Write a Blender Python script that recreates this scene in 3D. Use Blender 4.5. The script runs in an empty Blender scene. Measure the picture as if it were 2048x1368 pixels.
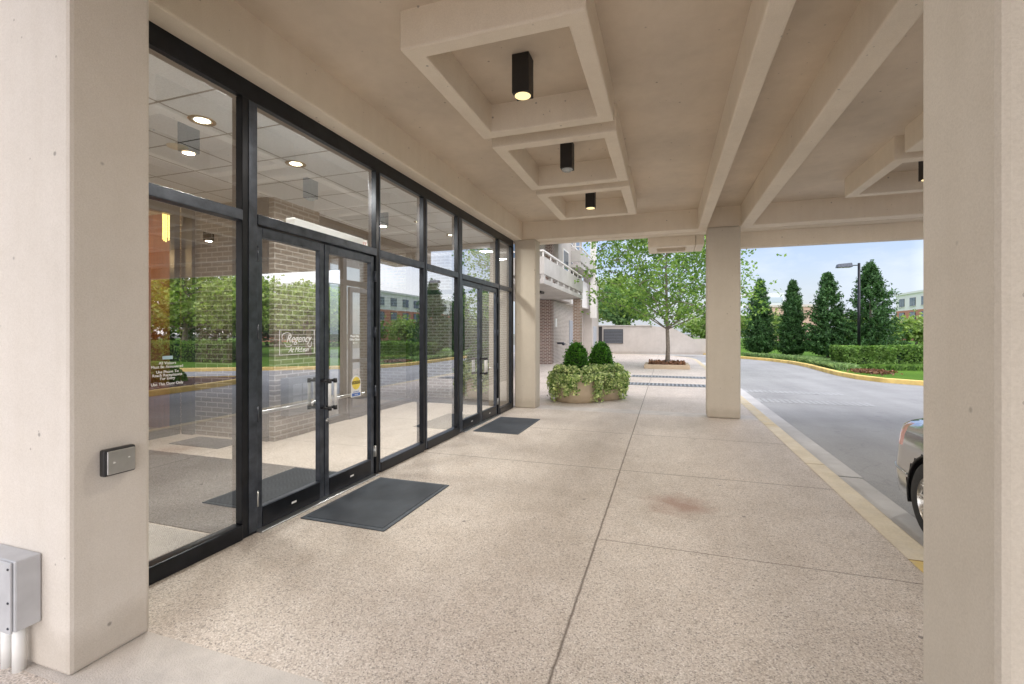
import bpy, bmesh, math, random
import numpy as np
from mathutils import Vector, Matrix
R = math.radians
sc = bpy.context.scene
col = sc.collection
random.seed(4); rng = np.random.default_rng(7)

# ------------------------------------------------------------------ helpers
class MB:
    """collects polygons (world or local coordinates) for ONE mesh object"""
    def __init__(s): s.v = []; s.f = []; s.mi = []; s.cur = 0; s.sm = []
    def _add(s, vs, fs, smooth=False):
        b = len(s.v); s.v += [tuple(v) for v in vs]
        for f in fs: s.f.append([b+i for i in f]); s.mi.append(s.cur); s.sm.append(smooth)
        return s
    def box(s, x0, x1, y0, y1, z0, z1):
        v = [(x0,y0,z0),(x1,y0,z0),(x1,y1,z0),(x0,y1,z0),(x0,y0,z1),(x1,y0,z1),(x1,y1,z1),(x0,y1,z1)]
        return s._add(v, [(0,3,2,1),(4,5,6,7),(0,1,5,4),(1,2,6,5),(2,3,7,6),(3,0,4,7)])
    def quad(s, *p): return s._add(p, [tuple(range(len(p)))])
    def prism(s, poly, z0, z1):
        n = len(poly)
        ar = sum(poly[i][0]*poly[(i+1)%n][1]-poly[(i+1)%n][0]*poly[i][1] for i in range(n))
        if ar < 0: poly = poly[::-1]
        v = [(x,y,z0) for x,y in poly]+[(x,y,z1) for x,y in poly]
        return s._add(v, [tuple(range(n))[::-1], tuple(range(n,2*n))]+[(i,(i+1)%n,n+(i+1)%n,n+i) for i in range(n)])
    def tube(s, pts, rad, n=8, caps=True):
        pts = [Vector(p) for p in pts]; m = len(pts)
        if not hasattr(rad, '__len__'): rad = [rad]*m
        t0 = (pts[1]-pts[0]).normalized()
        up = Vector((0,0,1)) if abs(t0.z) < .9 else Vector((1,0,0))
        vs = []
        for i,p in enumerate(pts):
            t = (pts[min(i+1,m-1)]-pts[max(i-1,0)]).normalized()
            a = t.cross(up)
            if a.length < 1e-4: a = t.cross(Vector((0,1,0)))
            a.normalize(); b = t.cross(a).normalized()
            for k in range(n):
                q = 2*math.pi*k/n; vs.append(p+(a*math.cos(q)+b*math.sin(q))*rad[i])
        fs = [(i*n+k, (i+1)*n+k, (i+1)*n+(k+1)%n, i*n+(k+1)%n) for i in range(m-1) for k in range(n)]
        s._add(vs, fs, True)
        if caps:
            b = len(s.v)-m*n
            s.f.append([b+k for k in range(n)]); s.mi.append(s.cur); s.sm.append(False)
            s.f.append([b+(m-1)*n+k for k in range(n)][::-1]); s.mi.append(s.cur); s.sm.append(False)
        return s
    def lathe(s, prof, c=(0,0,0), n=32, axis='z'):
        vs = []
        for r,z in prof:
            for k in range(n):
                q = 2*math.pi*k/n; x, y = r*math.cos(q), r*math.sin(q)
                vs.append((c[0]+x, c[1]+y, c[2]+z) if axis == 'z' else (c[0]+z, c[1]+x, c[2]+y))
        return s._add(vs, [(i*n+k, i*n+(k+1)%n, (i+1)*n+(k+1)%n, (i+1)*n+k) for i in range(len(prof)-1) for k in range(n)], True)
    def build(s, name, mat, parent=None, bevel=0, world=True):
        me = bpy.data.meshes.new(name)
        off = wpos(parent) if (parent is not None and world) else Vector((0,0,0))
        me.from_pydata([(x-off.x, y-off.y, z-off.z) for x,y,z in s.v], [], s.f)
        mats = mat if isinstance(mat, (list,tuple)) else [mat]
        for m in mats: me.materials.append(m)
        me.polygons.foreach_set('material_index', s.mi)
        me.polygons.foreach_set('use_smooth', s.sm)
        me.update()
        o = bpy.data.objects.new(name, me); col.objects.link(o)
        if parent is not None: o.parent = parent
        if bevel:
            b = o.modifiers.new('b', 'BEVEL'); b.width = bevel; b.segments = 2; b.limit_method = 'ANGLE'; b.angle_limit = R(50)
        return o
def wpos(o):
    p = Vector((0,0,0))
    while o is not None: p += o.location; o = o.parent
    return p
def tag(o, label=None, cat=None, group=None, kind=None):
    if label: o['label'] = label
    if cat: o['category'] = cat
    if group: o['group'] = group
    if kind: o['kind'] = kind
    return o
def thing(name, label, cat, loc=(0,0,0), group=None):
    o = bpy.data.objects.new(name, None); col.objects.link(o); o.location = loc
    o.empty_display_size = .2
    return tag(o, label, cat, group)
def dup(root, loc, label=None):
    r = root.copy(); col.objects.link(r); r.location = loc
    if label: r['label'] = label
    for ch in list(root.children):
        c = ch.copy(); col.objects.link(c); c.parent = r
        for g in ch.children:
            d = g.copy(); col.objects.link(d); d.parent = c
    return r
def box(name, mat, parent, *a, bevel=0):
    return MB().box(*a).build(name, mat, parent, bevel)

# ------------------------------------------------------------------ materials
def newmat(name):
    m = bpy.data.materials.new(name); m.use_nodes = True
    nt = m.node_tree; nt.nodes.clear()
    out = nt.nodes.new('ShaderNodeOutputMaterial')
    return m, nt, out
def N(nt, t, **kw):
    n = nt.nodes.new(t)
    for k,v in kw.items():
        if k in n.inputs: n.inputs[k].default_value = v
        else: setattr(n, k, v)
    return n
def L(nt, a, b): nt.links.new(a, b)
def ramp(nt, fac, stops, interp='LINEAR'):
    r = nt.nodes.new('ShaderNodeValToRGB'); r.color_ramp.interpolation = interp
    e = r.color_ramp.elements
    while len(e) < len(stops): e.new(.5)
    for i,(p,c) in enumerate(stops): e[i].position = p; e[i].color = (*c, 1) if len(c) == 3 else c
    L(nt, fac, r.inputs[0]); return r.outputs[0]
def mixc(nt, fac, a, b, mode='MIX'):
    m = nt.nodes.new('ShaderNodeMix'); m.data_type = 'RGBA'; m.blend_type = mode
    for s,i in ((fac,0),(a,6),(b,7)):
        if hasattr(s, 'default_value') or hasattr(s, 'is_linked'): L(nt, s, m.inputs[i])
        else: m.inputs[i].default_value = s if not isinstance(s, tuple) else ((*s,1) if len(s) == 3 else s)
    return m.outputs[2]
def math_(nt, op, a, b=0.0, c=0.0, clamp=False):
    m = nt.nodes.new('ShaderNodeMath'); m.operation = op; m.use_clamp = clamp
    for s,i in ((a,0),(b,1),(c,2)):
        if isinstance(s, (int,float)): m.inputs[i].default_value = s
        else: L(nt, s, m.inputs[i])
    return m.outputs[0]
def coords(nt): return N(nt, 'ShaderNodeTexCoord').outputs['Object']
def noise(nt, vec, scale, detail=4, rough=.55):
    n = N(nt, 'ShaderNodeTexNoise', Scale=scale, Detail=detail, Roughness=rough); L(nt, vec, n.inputs['Vector']); return n.outputs['Fac']
def principled(nt, out, color, rough=.6, metal=0, bump=None, bstr=.3, bdist=.01, spec=.5, coat=0):
    p = N(nt, 'ShaderNodeBsdfPrincipled')
    if isinstance(color, tuple): p.inputs['Base Color'].default_value = (*color,1)
    else: L(nt, color, p.inputs['Base Color'])
    if isinstance(rough, (int,float)): p.inputs['Roughness'].default_value = rough
    else: L(nt, rough, p.inputs['Roughness'])
    p.inputs['Metallic'].default_value = metal
    p.inputs['Specular IOR Level'].default_value = spec
    p.inputs['Coat Weight'].default_value = coat
    if bump is not None:
        b = N(nt, 'ShaderNodeBump', Strength=bstr, Distance=bdist); L(nt, bump, b.inputs['Height']); L(nt, b.outputs[0], p.inputs['Normal'])
    L(nt, p.outputs[0], out.inputs[0]); return p
def simple(name, c, rough=.5, metal=0, var=.12, scale=14, bstr=.15, spec=.5, coat=0):
    m, nt, out = newmat(name); v = coords(nt)
    n = noise(nt, v, scale, 6)
    c0 = tuple(x*(1-var) for x in c); c1 = tuple(min(1,x*(1+var)) for x in c)
    principled(nt, out, ramp(nt, n, [(.3,c0),(.7,c1)]), rough, metal, noise(nt, v, scale*6, 3), bstr, .002, spec, coat)
    return m
def stucco(name, c, grain=160, bstr=.35, stain=.12, pits=True):
    m, nt, out = newmat(name); v = coords(nt)
    big = noise(nt, v, .9, 6, .6); mid = noise(nt, v, 7, 5, .6); fine = noise(nt, v, grain, 3, .7)
    a = ramp(nt, big, [(.3, tuple(x*(1-stain) for x in c)), (.7, tuple(min(1,x*(1+stain*.5)) for x in c))])
    a = mixc(nt, .55, a, ramp(nt, mid, [(.3,(.93,.92,.90)),(.7,(1,1,1))]), 'MULTIPLY')
    a = mixc(nt, .8, a, ramp(nt, fine, [(.3,(.86,.85,.84)),(.65,(1.0,1.0,1.0))]), 'MULTIPLY')
    # vertical streaks
    mp = N(nt, 'ShaderNodeMapping'); mp.inputs['Scale'].default_value = (7,7,.35); L(nt, v, mp.inputs[0])
    a = mixc(nt, .22, a, ramp(nt, noise(nt, mp.outputs[0], 1.6, 4), [(.32,(.88,.86,.83)),(.6,(1,1,1))]), 'MULTIPLY')
    h = math_(nt, 'ADD', fine, math_(nt, 'MULTIPLY', mid, 1.5))
    if pits:
        vo = N(nt, 'ShaderNodeTexVoronoi', Scale=5.0); L(nt, v, vo.inputs['Vector'])
        pt = ramp(nt, vo.outputs['Distance'], [(.03,(0,0,0)),(.06,(1,1,1))])
        a = mixc(nt, .5, a, pt, 'MULTIPLY')
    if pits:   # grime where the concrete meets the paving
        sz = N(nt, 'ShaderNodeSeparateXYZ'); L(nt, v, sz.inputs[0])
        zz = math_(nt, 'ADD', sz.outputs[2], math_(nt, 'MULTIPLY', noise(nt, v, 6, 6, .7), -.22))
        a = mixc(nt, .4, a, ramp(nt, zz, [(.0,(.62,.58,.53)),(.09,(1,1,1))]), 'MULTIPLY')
        vs = N(nt, 'ShaderNodeTexVoronoi', Scale=17.0); L(nt, v, vs.inputs['Vector']); cs = N(nt,'ShaderNodeSeparateColor'); L(nt, vs.outputs['Color'], cs.inputs[0])
        k = math_(nt, 'MULTIPLY', math_(nt, 'LESS_THAN', vs.outputs['Distance'], .10), math_(nt, 'LESS_THAN', cs.outputs[0], .12))
        a = mixc(nt, math_(nt, 'MULTIPLY', k, .5), a, (.22,.19,.16))
    principled(nt, out, a, .85, 0, h, bstr, .004, .25); return m
def brick(name, c1, c2, mortar, bw=.205, bh=.068, bump=.6, ms=.008):
    m, nt, out = newmat(name); v = coords(nt)
    sp = N(nt, 'ShaderNodeSeparateXYZ'); L(nt, v, sp.inputs[0])
    cb = N(nt, 'ShaderNodeCombineXYZ'); L(nt, math_(nt, 'ADD', sp.outputs[0], sp.outputs[1]), cb.inputs[0]); L(nt, sp.outputs[2], cb.inputs[1])
    b = N(nt, 'ShaderNodeTexBrick', Scale=1.0); b.inputs['Brick Width'].default_value = bw; b.inputs['Row Height'].default_value = bh
    b.inputs['Mortar Size'].default_value = ms; b.inputs['Mortar Smooth'].default_value = .25; b.inputs['Bias'].default_value = -.1
    b.inputs['Color1'].default_value = (*c1,1); b.inputs['Color2'].default_value = (*c2,1); b.inputs['Mortar'].default_value = (*mortar,1)
    L(nt, cb.outputs[0], b.inputs['Vector'])
    a = mixc(nt, .6, b.outputs['Color'], ramp(nt, noise(nt, v, 40, 5), [(.3,(.75,.74,.73)),(.7,(1,1,1))]), 'MULTIPLY')
    a = mixc(nt, .5, a, ramp(nt, noise(nt, v, 1.3, 5), [(.3,(.8,.8,.8)),(.7,(1,1,1))]), 'MULTIPLY')
    principled(nt, out, a, .85, 0, math_(nt, 'SUBTRACT', 1.0, b.outputs['Fac']), bump, .006, .3); return m
def emis(name, c, s):
    m, nt, out = newmat(name); e = N(nt, 'ShaderNodeEmission', Strength=s); e.inputs[0].default_value = (*c,1); L(nt, e.outputs[0], out.inputs[0]); return m
def foliage(name, dark, light, trans=.3, scale=1.2):
    m, nt, out = newmat(name)
    g = N(nt, 'ShaderNodeNewGeometry'); v = coords(nt)
    a = ramp(nt, g.outputs['Random Per Island'], [(0,dark),(1,light)])
    a = mixc(nt, .75, a, ramp(nt, noise(nt, v, scale, 3), [(.35,(.45,.5,.45)),(.65,(1.15,1.15,1.0))]), 'MULTIPLY')
    p = N(nt, 'ShaderNodeBsdfPrincipled', Roughness=.55); p.inputs['Specular IOR Level'].default_value = .3
    L(nt, a, p.inputs['Base Color'])
    t = N(nt, 'ShaderNodeBsdfTranslucent'); L(nt, mixc(nt, 1.0, a, (1.3,1.5,.5), 'MULTIPLY'), t.inputs[0])
    mx = N(nt, 'ShaderNodeMixShader'); mx.inputs[0].default_value = trans
    L(nt, p.outputs[0], mx.inputs[1]); L(nt, t.outputs[0], mx.inputs[2]); L(nt, mx.outputs[0], out.inputs[0]); return m
def glass(name, base, gain, tint=(.86,.9,.88)):
    m, nt, out = newmat(name)
    fr = N(nt, 'ShaderNodeFresnel', IOR=1.5)
    fac = math_(nt, 'MULTIPLY_ADD', fr.outputs[0], gain, base, True)
    t = N(nt, 'ShaderNodeBsdfTransparent'); t.inputs[0].default_value = (*tint,1)
    g = N(nt, 'ShaderNodeBsdfGlossy', Roughness=0.0); g.inputs[0].default_value = (.95,.97,1,1)
    v = coords(nt); b = N(nt, 'ShaderNodeBump', Strength=.07, Distance=.004); L(nt, noise(nt, v, 1.1, 1), b.inputs['Height']); L(nt, b.outputs[0], g.inputs['Normal'])
    mx = N(nt, 'ShaderNodeMixShader'); L(nt, fac, mx.inputs[0]); L(nt, t.outputs[0], mx.inputs[1]); L(nt, g.outputs[0], mx.inputs[2]); L(nt, mx.outputs[0], out.inputs[0]); return m

def aggregate(name, base, joints_x=(), joints_y=(), joints_y_right=(), stain=None, tone=1.0, smooth_bands=()):
    """exposed pebble concrete with tooled joints, in world metres"""
    m, nt, out = newmat(name); v = coords(nt)
    vo = N(nt, 'ShaderNodeTexVoronoi', Scale=150.0); L(nt, v, vo.inputs['Vector'])
    hs = N(nt, 'ShaderNodeSeparateColor'); L(nt, vo.outputs['Color'], hs.inputs[0])
    peb = ramp(nt, hs.outputs[0], [(0,(.12,.10,.09)),(.05,(.22,.195,.175)),(.13,(.44,.375,.32)),(.35,(.67,.60,.535)),(.65,(.75,.70,.65)),(.88,(.86,.81,.75)),(1,(.97,.95,.92))])
    edge = ramp(nt, vo.outputs['Distance'], [(.35,(1,1,1)),(.75,(.62,.58,.54))])
    a = mixc(nt, .8, peb, edge, 'MULTIPLY')
    a = mixc(nt, .36, a, base)
    vo2 = N(nt, 'ShaderNodeTexVoronoi', Scale=22.0); L(nt, v, vo2.inputs['Vector'])
    hs2 = N(nt, 'ShaderNodeSeparateColor'); L(nt, vo2.outputs['Color'], hs2.inputs[0])
    spot = math_(nt, 'MULTIPLY', math_(nt, 'LESS_THAN', vo2.outputs['Distance'], .16), math_(nt, 'LESS_THAN', hs2.outputs[1], .10))
    a = mixc(nt, math_(nt, 'MULTIPLY', spot, .6), a, (.16,.13,.11))
    a = mixc(nt, .9, a, ramp(nt, noise(nt, v, .55, 6, .65), [(.3,(.82,.79,.76)),(.55,(1,.98,.97)),(.75,(1.08,1.04,1.0))]), 'MULTIPLY')
    a = mixc(nt, .6, a, ramp(nt, noise(nt, v, 4.5, 5, .65), [(.3,(.86,.83,.8)),(.6,(1,1,1))]), 'MULTIPLY')
    # widely scattered dark gum spots
    vg = N(nt, 'ShaderNodeTexVoronoi', Scale=2.3); L(nt, v, vg.inputs['Vector'])
    a = mixc(nt, math_(nt, 'MULTIPLY', math_(nt, 'LESS_THAN', vg.outputs['Distance'], .035), .65), a, (.12,.11,.11))
    sp = N(nt, 'ShaderNodeSeparateXYZ'); L(nt, v, sp.inputs[0])
    wob = math_(nt, 'MULTIPLY', math_(nt, 'SUBTRACT', noise(nt, v, 9, 4, .7), .5), .012)
    def line(axis, p, w):
        d = math_(nt, 'ABSOLUTE', math_(nt, 'SUBTRACT', math_(nt, 'ADD', sp.outputs[axis], wob), p))
        return math_(nt, 'SUBTRACT', 1.0, math_(nt, 'DIVIDE', d, w), 0, True)
    tot = None
    for p in joints_x: tot = line(0,p,.011) if tot is None else math_(nt,'MAXIMUM',tot,line(0,p,.009))
    for p in joints_y: tot = line(1,p,.008) if tot is None else math_(nt,'MAXIMUM',tot,line(1,p,.011))
    for p in joints_y_right:
        q = math_(nt,'MULTIPLY',line(1,p,.007), math_(nt,'GREATER_THAN',sp.outputs[0],-.46)); tot = math_(nt,'MAXIMUM',tot,q)
    for (y0,y1) in smooth_bands:
        k = math_(nt,'MULTIPLY', math_(nt,'GREATER_THAN',sp.outputs[1],y0), math_(nt,'LESS_THAN',sp.outputs[1],y1))
        sm = ramp(nt, noise(nt, v, 5, 6, .65), [(.3,(.50,.47,.44)),(.7,(.66,.62,.58))])
        a = mixc(nt, k, a, sm)
    if stain:
        vm = N(nt, 'ShaderNodeVectorMath', operation='DISTANCE'); L(nt, v, vm.inputs[0]); vm.inputs[1].default_value = stain
        d = math_(nt, 'ADD', vm.outputs['Value'], math_(nt,'MULTIPLY',math_(nt,'SUBTRACT',noise(nt,v,6,5),.5),.45))
        a = mixc(nt, ramp(nt, d, [(.06,(.8,.8,.8)),(.30,(0,0,0))]), a, (.36,.23,.18))
    if tot is not None: a = mixc(nt, math_(nt,'MULTIPLY',tot,.95), a, (.13,.10,.08))
    h = math_(nt,'SUBTRACT', math_(nt,'MULTIPLY',hs.outputs[1],.5), vo.outputs['Distance'])
    if tot is not None: h = math_(nt,'SUBTRACT', h, math_(nt,'MULTIPLY',tot,2.0))
    # worn, darker traffic path and drip marks along the kerb
    mp3 = N(nt,'ShaderNodeMapping'); mp3.inputs['Scale'].default_value=(.9,.22,1); L(nt,v,mp3.inputs[0])
    a = mixc(nt, .7, a, ramp(nt, noise(nt, mp3.outputs[0], 1.1, 7, .7), [(.35,(.84,.83,.82)),(.6,(1.03,1.02,1.01))]), 'MULTIPLY')
    p = principled(nt, out, a, ramp(nt, hs.outputs[2], [(0,(.35,.35,.35)),(1,(.75,.75,.75))]), 0, h, .45, .004, .5)
    return m

M = {}
M['stucco'] = stucco('painted concrete', (.585,.53,.45), stain=.06)
M['stucco_lit'] = stucco('lit painted concrete', (.67,.625,.57), stain=.05)  # same paint as the other columns, lightened for the brighter-lit left one
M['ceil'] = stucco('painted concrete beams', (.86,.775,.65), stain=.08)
M['slab'] = stucco('painted concrete soffit', (.72,.625,.51), stain=.16)  # beam paint darkened, so ceiling shade contrast sits in the colour
M['walk'] = aggregate('exposed aggregate', (.70,.665,.62), (-.46,), (5.0,6.83,10.9,12.9,14.6,17.3,20.5,24), (3.28,), (.10,4.15,0), smooth_bands=((1.22,1.57),(8.57,9.0)))
M['ifloor'] = aggregate('interior aggregate', (.50,.44,.37))
def m_asphalt(name, c, lo=.8):
    m, nt, out = newmat(name); v = coords(nt)
    a = ramp(nt, noise(nt, v, 220, 3, .7), [(.3,tuple(x*.62 for x in c)),(.7,tuple(x*1.35 for x in c))])
    a = mixc(nt, .8, a, ramp(nt, noise(nt, v, .5, 6, .65), [(.3,(lo,lo,lo)),(.7,(1.12,1.12,1.12))]), 'MULTIPLY')
    mp = N(nt,'ShaderNodeMapping'); mp.inputs['Scale'].default_value=(1.2,.12,1); L(nt,v,mp.inputs[0])
    a = mixc(nt, .6, a, ramp(nt, noise(nt, mp.outputs[0], 1.4, 5), [(.35,(.86,.86,.86)),(.6,(1.05,1.05,1.05))]), 'MULTIPLY')
    vc = N(nt,'ShaderNodeTexVoronoi', Scale=.28, feature='DISTANCE_TO_EDGE'); 
    vw = N(nt,'ShaderNodeVectorMath', operation='ADD'); nz = N(nt,'ShaderNodeTexNoise', Scale=1.7, Detail=6); L(nt,v,nz.inputs['Vector']); L(nt,v,vw.inputs[0]); L(nt,nz.outputs['Color'],vw.inputs[1]); L(nt,vw.outputs[0],vc.inputs['Vector'])
    a = mixc(nt, .22, a, ramp(nt, vc.outputs['Distance'], [(.0,(.45,.45,.45)),(.006,(1,1,1))]), 'MULTIPLY')
    vo = N(nt,'ShaderNodeTexVoronoi', Scale=1.1); L(nt,v,vo.inputs['Vector'])
    a = mixc(nt, .5, a, ramp(nt, vo.outputs['Distance'], [(.03,(.6,.6,.6)),(.10,(1,1,1))]), 'MULTIPLY')
    principled(nt, out, a, .75, 0, noise(nt, v, 260, 2), .5, .004, .4); return m
M['asphalt'] = m_asphalt('asphalt', (.34,.345,.35))
M['patch'] = m_asphalt('faded hatching', (.42,.43,.44))
def m_kerb():
    m, nt, out = newmat('painted kerb'); v = coords(nt); sp = N(nt,'ShaderNodeSeparateXYZ'); L(nt,v,sp.inputs[0])
    base = ramp(nt, noise(nt, v, 3, 6, .7), [(.3,(.62,.56,.45)),(.7,(.80,.74,.62))])
    yel = ramp(nt, noise(nt, v, 5, 6, .7), [(.38,(.52,.46,.36)),(.55,(.66,.50,.18)),(.7,(.72,.52,.12))])
    k = math_(nt,'MULTIPLY_ADD', math_(nt,'LESS_THAN', sp.outputs[1], 3.6), .8, .08)
    k2 = math_(nt,'MULTIPLY', math_(nt,'GREATER_THAN', sp.outputs[1], 8.0), .4)
    a = mixc(nt, math_(nt,'MAXIMUM', k, k2), base, yel)
    fr = math_(nt,'FRACT', math_(nt,'DIVIDE', math_(nt,'SUBTRACT', sp.outputs[1], 3.6), 2.3))
    j = math_(nt,'LESS_THAN', math_(nt,'ABSOLUTE', math_(nt,'SUBTRACT', fr, .5)), .497)
    a = mixc(nt, j, (.30,.20,.06), a)
    a = mixc(nt, .6, a, ramp(nt, noise(nt, v, 60, 4), [(.3,(.8,.8,.8)),(.7,(1,1,1))]), 'MULTIPLY')
    principled(nt, out, a, .8, 0, noise(nt, v, 120, 3), .3, .003); return m
M['kerb'] = m_kerb()
M['yellow'] = simple('yellow kerb paint', (.80,.58,.20), .7, 0, .25, 2.5)
M['gutter'] = stucco('gutter concrete', (.74,.76,.79), stain=.25)
M['curbconc'] = stucco('garden kerb concrete', (.55,.45,.33))
def m_lawn():
    m, nt, out = newmat('lawn'); v = coords(nt)
    a = ramp(nt, noise(nt, v, 30, 5, .7), [(.3,(.05,.13,.015)),(.7,(.16,.30,.045))])
    a = mixc(nt, .7, a, ramp(nt, noise(nt, v, .6, 5), [(.3,(.7,.75,.7)),(.7,(1.2,1.15,1.0))]), 'MULTIPLY')
    principled(nt, out, a, .9, 0, noise(nt, v, 90, 3), .8, .03, .1); return m
M['lawn'] = m_lawn()
M['metal'] = simple('dark bronze aluminium', (.014,.016,.021), .30, .5, .3, 9, .1)
M['metal_edge'] = simple('worn grey aluminium', (.065,.075,.095), .34, .6, .35, 12, .1)
M['silver'] = simple('brushed steel', (.55,.56,.56), .3, .9, .06, 30, .05)
M['galv'] = simple('grey painted steel box', (.50,.51,.53), .5, .25, .08, 12, .1)
M['white'] = simple('white plastic', (.80,.80,.78), .45, 0, .04)
M['black'] = simple('black plastic', (.02,.02,.022), .4, 0, .2)
M['blackmetal'] = simple('black lamp housing', (.018,.016,.015), .55, .1, .2)
M['glass'] = glass('storefront glass', .42, .75, (.93,.95,.94))
M['iglass'] = glass('inner glass', .06, 1.0, (.88,.9,.88))
M['ibrick'] = brick('vestibule brick', (.19,.15,.12), (.105,.083,.066), (.40,.37,.33), ms=.009)
M['brownbrick'] = brick('brown brick', (.22,.12,.085), (.13,.07,.05), (.55,.50,.46), ms=.012, bump=.08)
M['tanbrick'] = brick('tan brick', (.34,.22,.15), (.26,.165,.115), (.60,.55,.5), ms=.012, bump=.08)
M['greybrick'] = brick('pale brick', (.42,.35,.30), (.30,.25,.215), (.70,.67,.63), ms=.013, bump=.08)
M['etch'] = simple('white vinyl lettering', (.85,.87,.87), .5, 0, .02)
M['conc'] = stucco('light concrete', (.53,.495,.465), stain=.12)
M['conc2'] = stucco('balcony concrete', (.52,.505,.48), stain=.16)
M['mortar_white'] = stucco('white stucco', (.78,.77,.75), stain=.06)
def m_tile():
    m, nt, out = newmat('acoustic tile'); v = coords(nt)
    b = N(nt,'ShaderNodeTexBrick', Scale=1.0, offset=0.0); b.inputs['Brick Width'].default_value=.61; b.inputs['Row Height'].default_value=.61
    b.inputs['Mortar Size'].default_value=.010; b.inputs['Color1'].default_value=(.80,.84,.87,1); b.inputs['Color2'].default_value=(.75,.79,.82,1); b.inputs['Mortar'].default_value=(.16,.16,.15,1)
    L(nt, v, b.inputs['Vector'])
    a = mixc(nt, .7, b.outputs['Color'], ramp(nt, noise(nt, v, 120, 3, .7), [(.35,(.72,.72,.72)),(.6,(1,1,1))]), 'MULTIPLY')
    p = principled(nt, out, a, .9, 0, noise(nt, v, 140, 2), .3, .004, .1)
    return m
M['tile'] = m_tile()
def m_wood():
    m, nt, out = newmat('cherry panelling'); v = coords(nt)
    mp = N(nt,'ShaderNodeMapping'); mp.inputs['Scale'].default_value=(6,6,.6); L(nt,v,mp.inputs[0])
    a = ramp(nt, noise(nt, mp.outputs[0], 3, 6, .6), [(.3,(.26,.08,.03)),(.7,(.44,.17,.07))])
    principled(nt, out, a, .4); return m
M['wood'] = m_wood()
def m_mat(name, c, sx, kind):
    m, nt, out = newmat(name); v = coords(nt)
    if kind == 'dots':
        vo = N(nt,'ShaderNodeTexVoronoi', Scale=sx, Randomness=0.0); L(nt,v,vo.inputs['Vector'])
        h = math_(nt,'LESS_THAN', vo.outputs['Distance'], .36)
    else:
        sp = N(nt,'ShaderNodeSeparateXYZ'); L(nt,v,sp.inputs[0])
        zx = math_(nt,'PINGPONG', sp.outputs[0], .07)
        h = math_(nt,'GREATER_THAN', math_(nt,'FRACT', math_(nt,'MULTIPLY', math_(nt,'ADD', sp.outputs[1], zx), sx)), .5)
    a = mixc(nt, h, tuple(x*.5 for x in c), tuple(x*1.25 for x in c))
    a = mixc(nt, .8, a, ramp(nt, noise(nt, v, 5, 6, .65), [(.3,(.7,.7,.72)),(.75,(1.35,1.35,1.35))]), 'MULTIPLY')
    principled(nt, out, a, .6, 0, h, .6, .004, .45); return m
M['rubber'] = m_mat('rubber mat', (.075,.092,.118), 46, 'dots')
M['chev'] = m_mat('chevron runner', (.032,.034,.037), 22, 'chev')
M['matedge'] = simple('mat edge', (.055,.068,.085), .55, 0, .2)
M['bark'] = simple('bark', (.20,.17,.14), .9, 0, .35, 18, .8)
M['pinebark'] = simple('pale pine bark', (.34,.28,.22), .9, 0, .3, 14, .8)
M['soil'] = simple('mulch', (.10,.055,.04), .95, 0, .4, 30, .9)
M['leaf_tree'] = foliage('maple leaves', (.08,.18,.04), (.30,.43,.14), .45, .9)
M['leaf_thuja'] = foliage('arborvitae sprays', (.022,.075,.025), (.10,.21,.075), .18, 1.6)
M['leaf_hedge'] = foliage('hedge leaves', (.08,.18,.04), (.27,.42,.12), .3, 3)
M['leaf_box'] = foliage('boxwood leaves', (.025,.10,.008), (.12,.34,.03), .25, 7)
M['leaf_ivy'] = foliage('variegated ivy', (.09,.22,.03), (.88,.93,.52), .25, 9)
M['leaf_pine'] = foliage('pine needles', (.26,.38,.09), (.68,.78,.34), .35, .9)
M['leaf_dark'] = foliage('dark leaves', (.03,.09,.02), (.10,.2,.05), .25, .8)
M['leaf_pale'] = foliage('pale foliage', (.20,.30,.10), (.42,.52,.22), .35, .6)
M['leaf_red'] = foliage('reddish bedding', (.13,.06,.04), (.34,.17,.11), .2, 4)
M['grassy'] = foliage('strappy leaves', (.16,.27,.12), (.42,.55,.30), .3, 2)
M['darkcore'] = simple('dark interior of shrub', (.012,.03,.008), 1, 0, .3, 6)  # near-black green standing in for shade inside the foliage

# ------------------------------------------------------------------ foliage meshes
def leaf_object(name, P, size, mat, parent, aspect=1.7, nrm=None, blend=.5, droop=0, fold=True):
    n = len(P); d = rng.normal(size=(n,3)); d /= np.linalg.norm(d,axis=1)[:,None]
    if nrm is not None:
        d = d*(1-blend)+nrm*blend*1.2; d /= np.linalg.norm(d,axis=1)[:,None]
    t = rng.normal(size=(n,3)); t[:,2] -= droop
    t -= (t*d).sum(1)[:,None]*d; t /= np.linalg.norm(t,axis=1)[:,None]
    b = np.cross(d,t); s = (size*rng.uniform(.6,1.3,n))[:,None]
    V = np.stack([P-t*s*.5*aspect, P+b*s*.5+d*s*.1, P+t*s*.5*aspect, P-b*s*.5+d*s*.1],1).reshape(-1,3)
    off = np.array(wpos(parent)) if parent is not None else 0
    V = V-off
    me = bpy.data.meshes.new(name)
    me.vertices.add(4*n); me.vertices.foreach_set('co', V.astype('f').ravel())
    me.loops.add(4*n); me.loops.foreach_set('vertex_index', np.arange(4*n,dtype='i'))
    me.polygons.add(n); me.polygons.foreach_set('loop_start', np.arange(0,4*n,4,dtype='i')); me.polygons.foreach_set('loop_total', np.full(n,4,dtype='i'))
    me.materials.append(mat); me.update(); me.validate()
    o = bpy.data.objects.new(name, me); col.objects.link(o)
    if parent is not None: o.parent = parent
    return o
def unit(a): return a/np.maximum(np.linalg.norm(a,axis=1),1e-6)[:,None]

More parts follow.
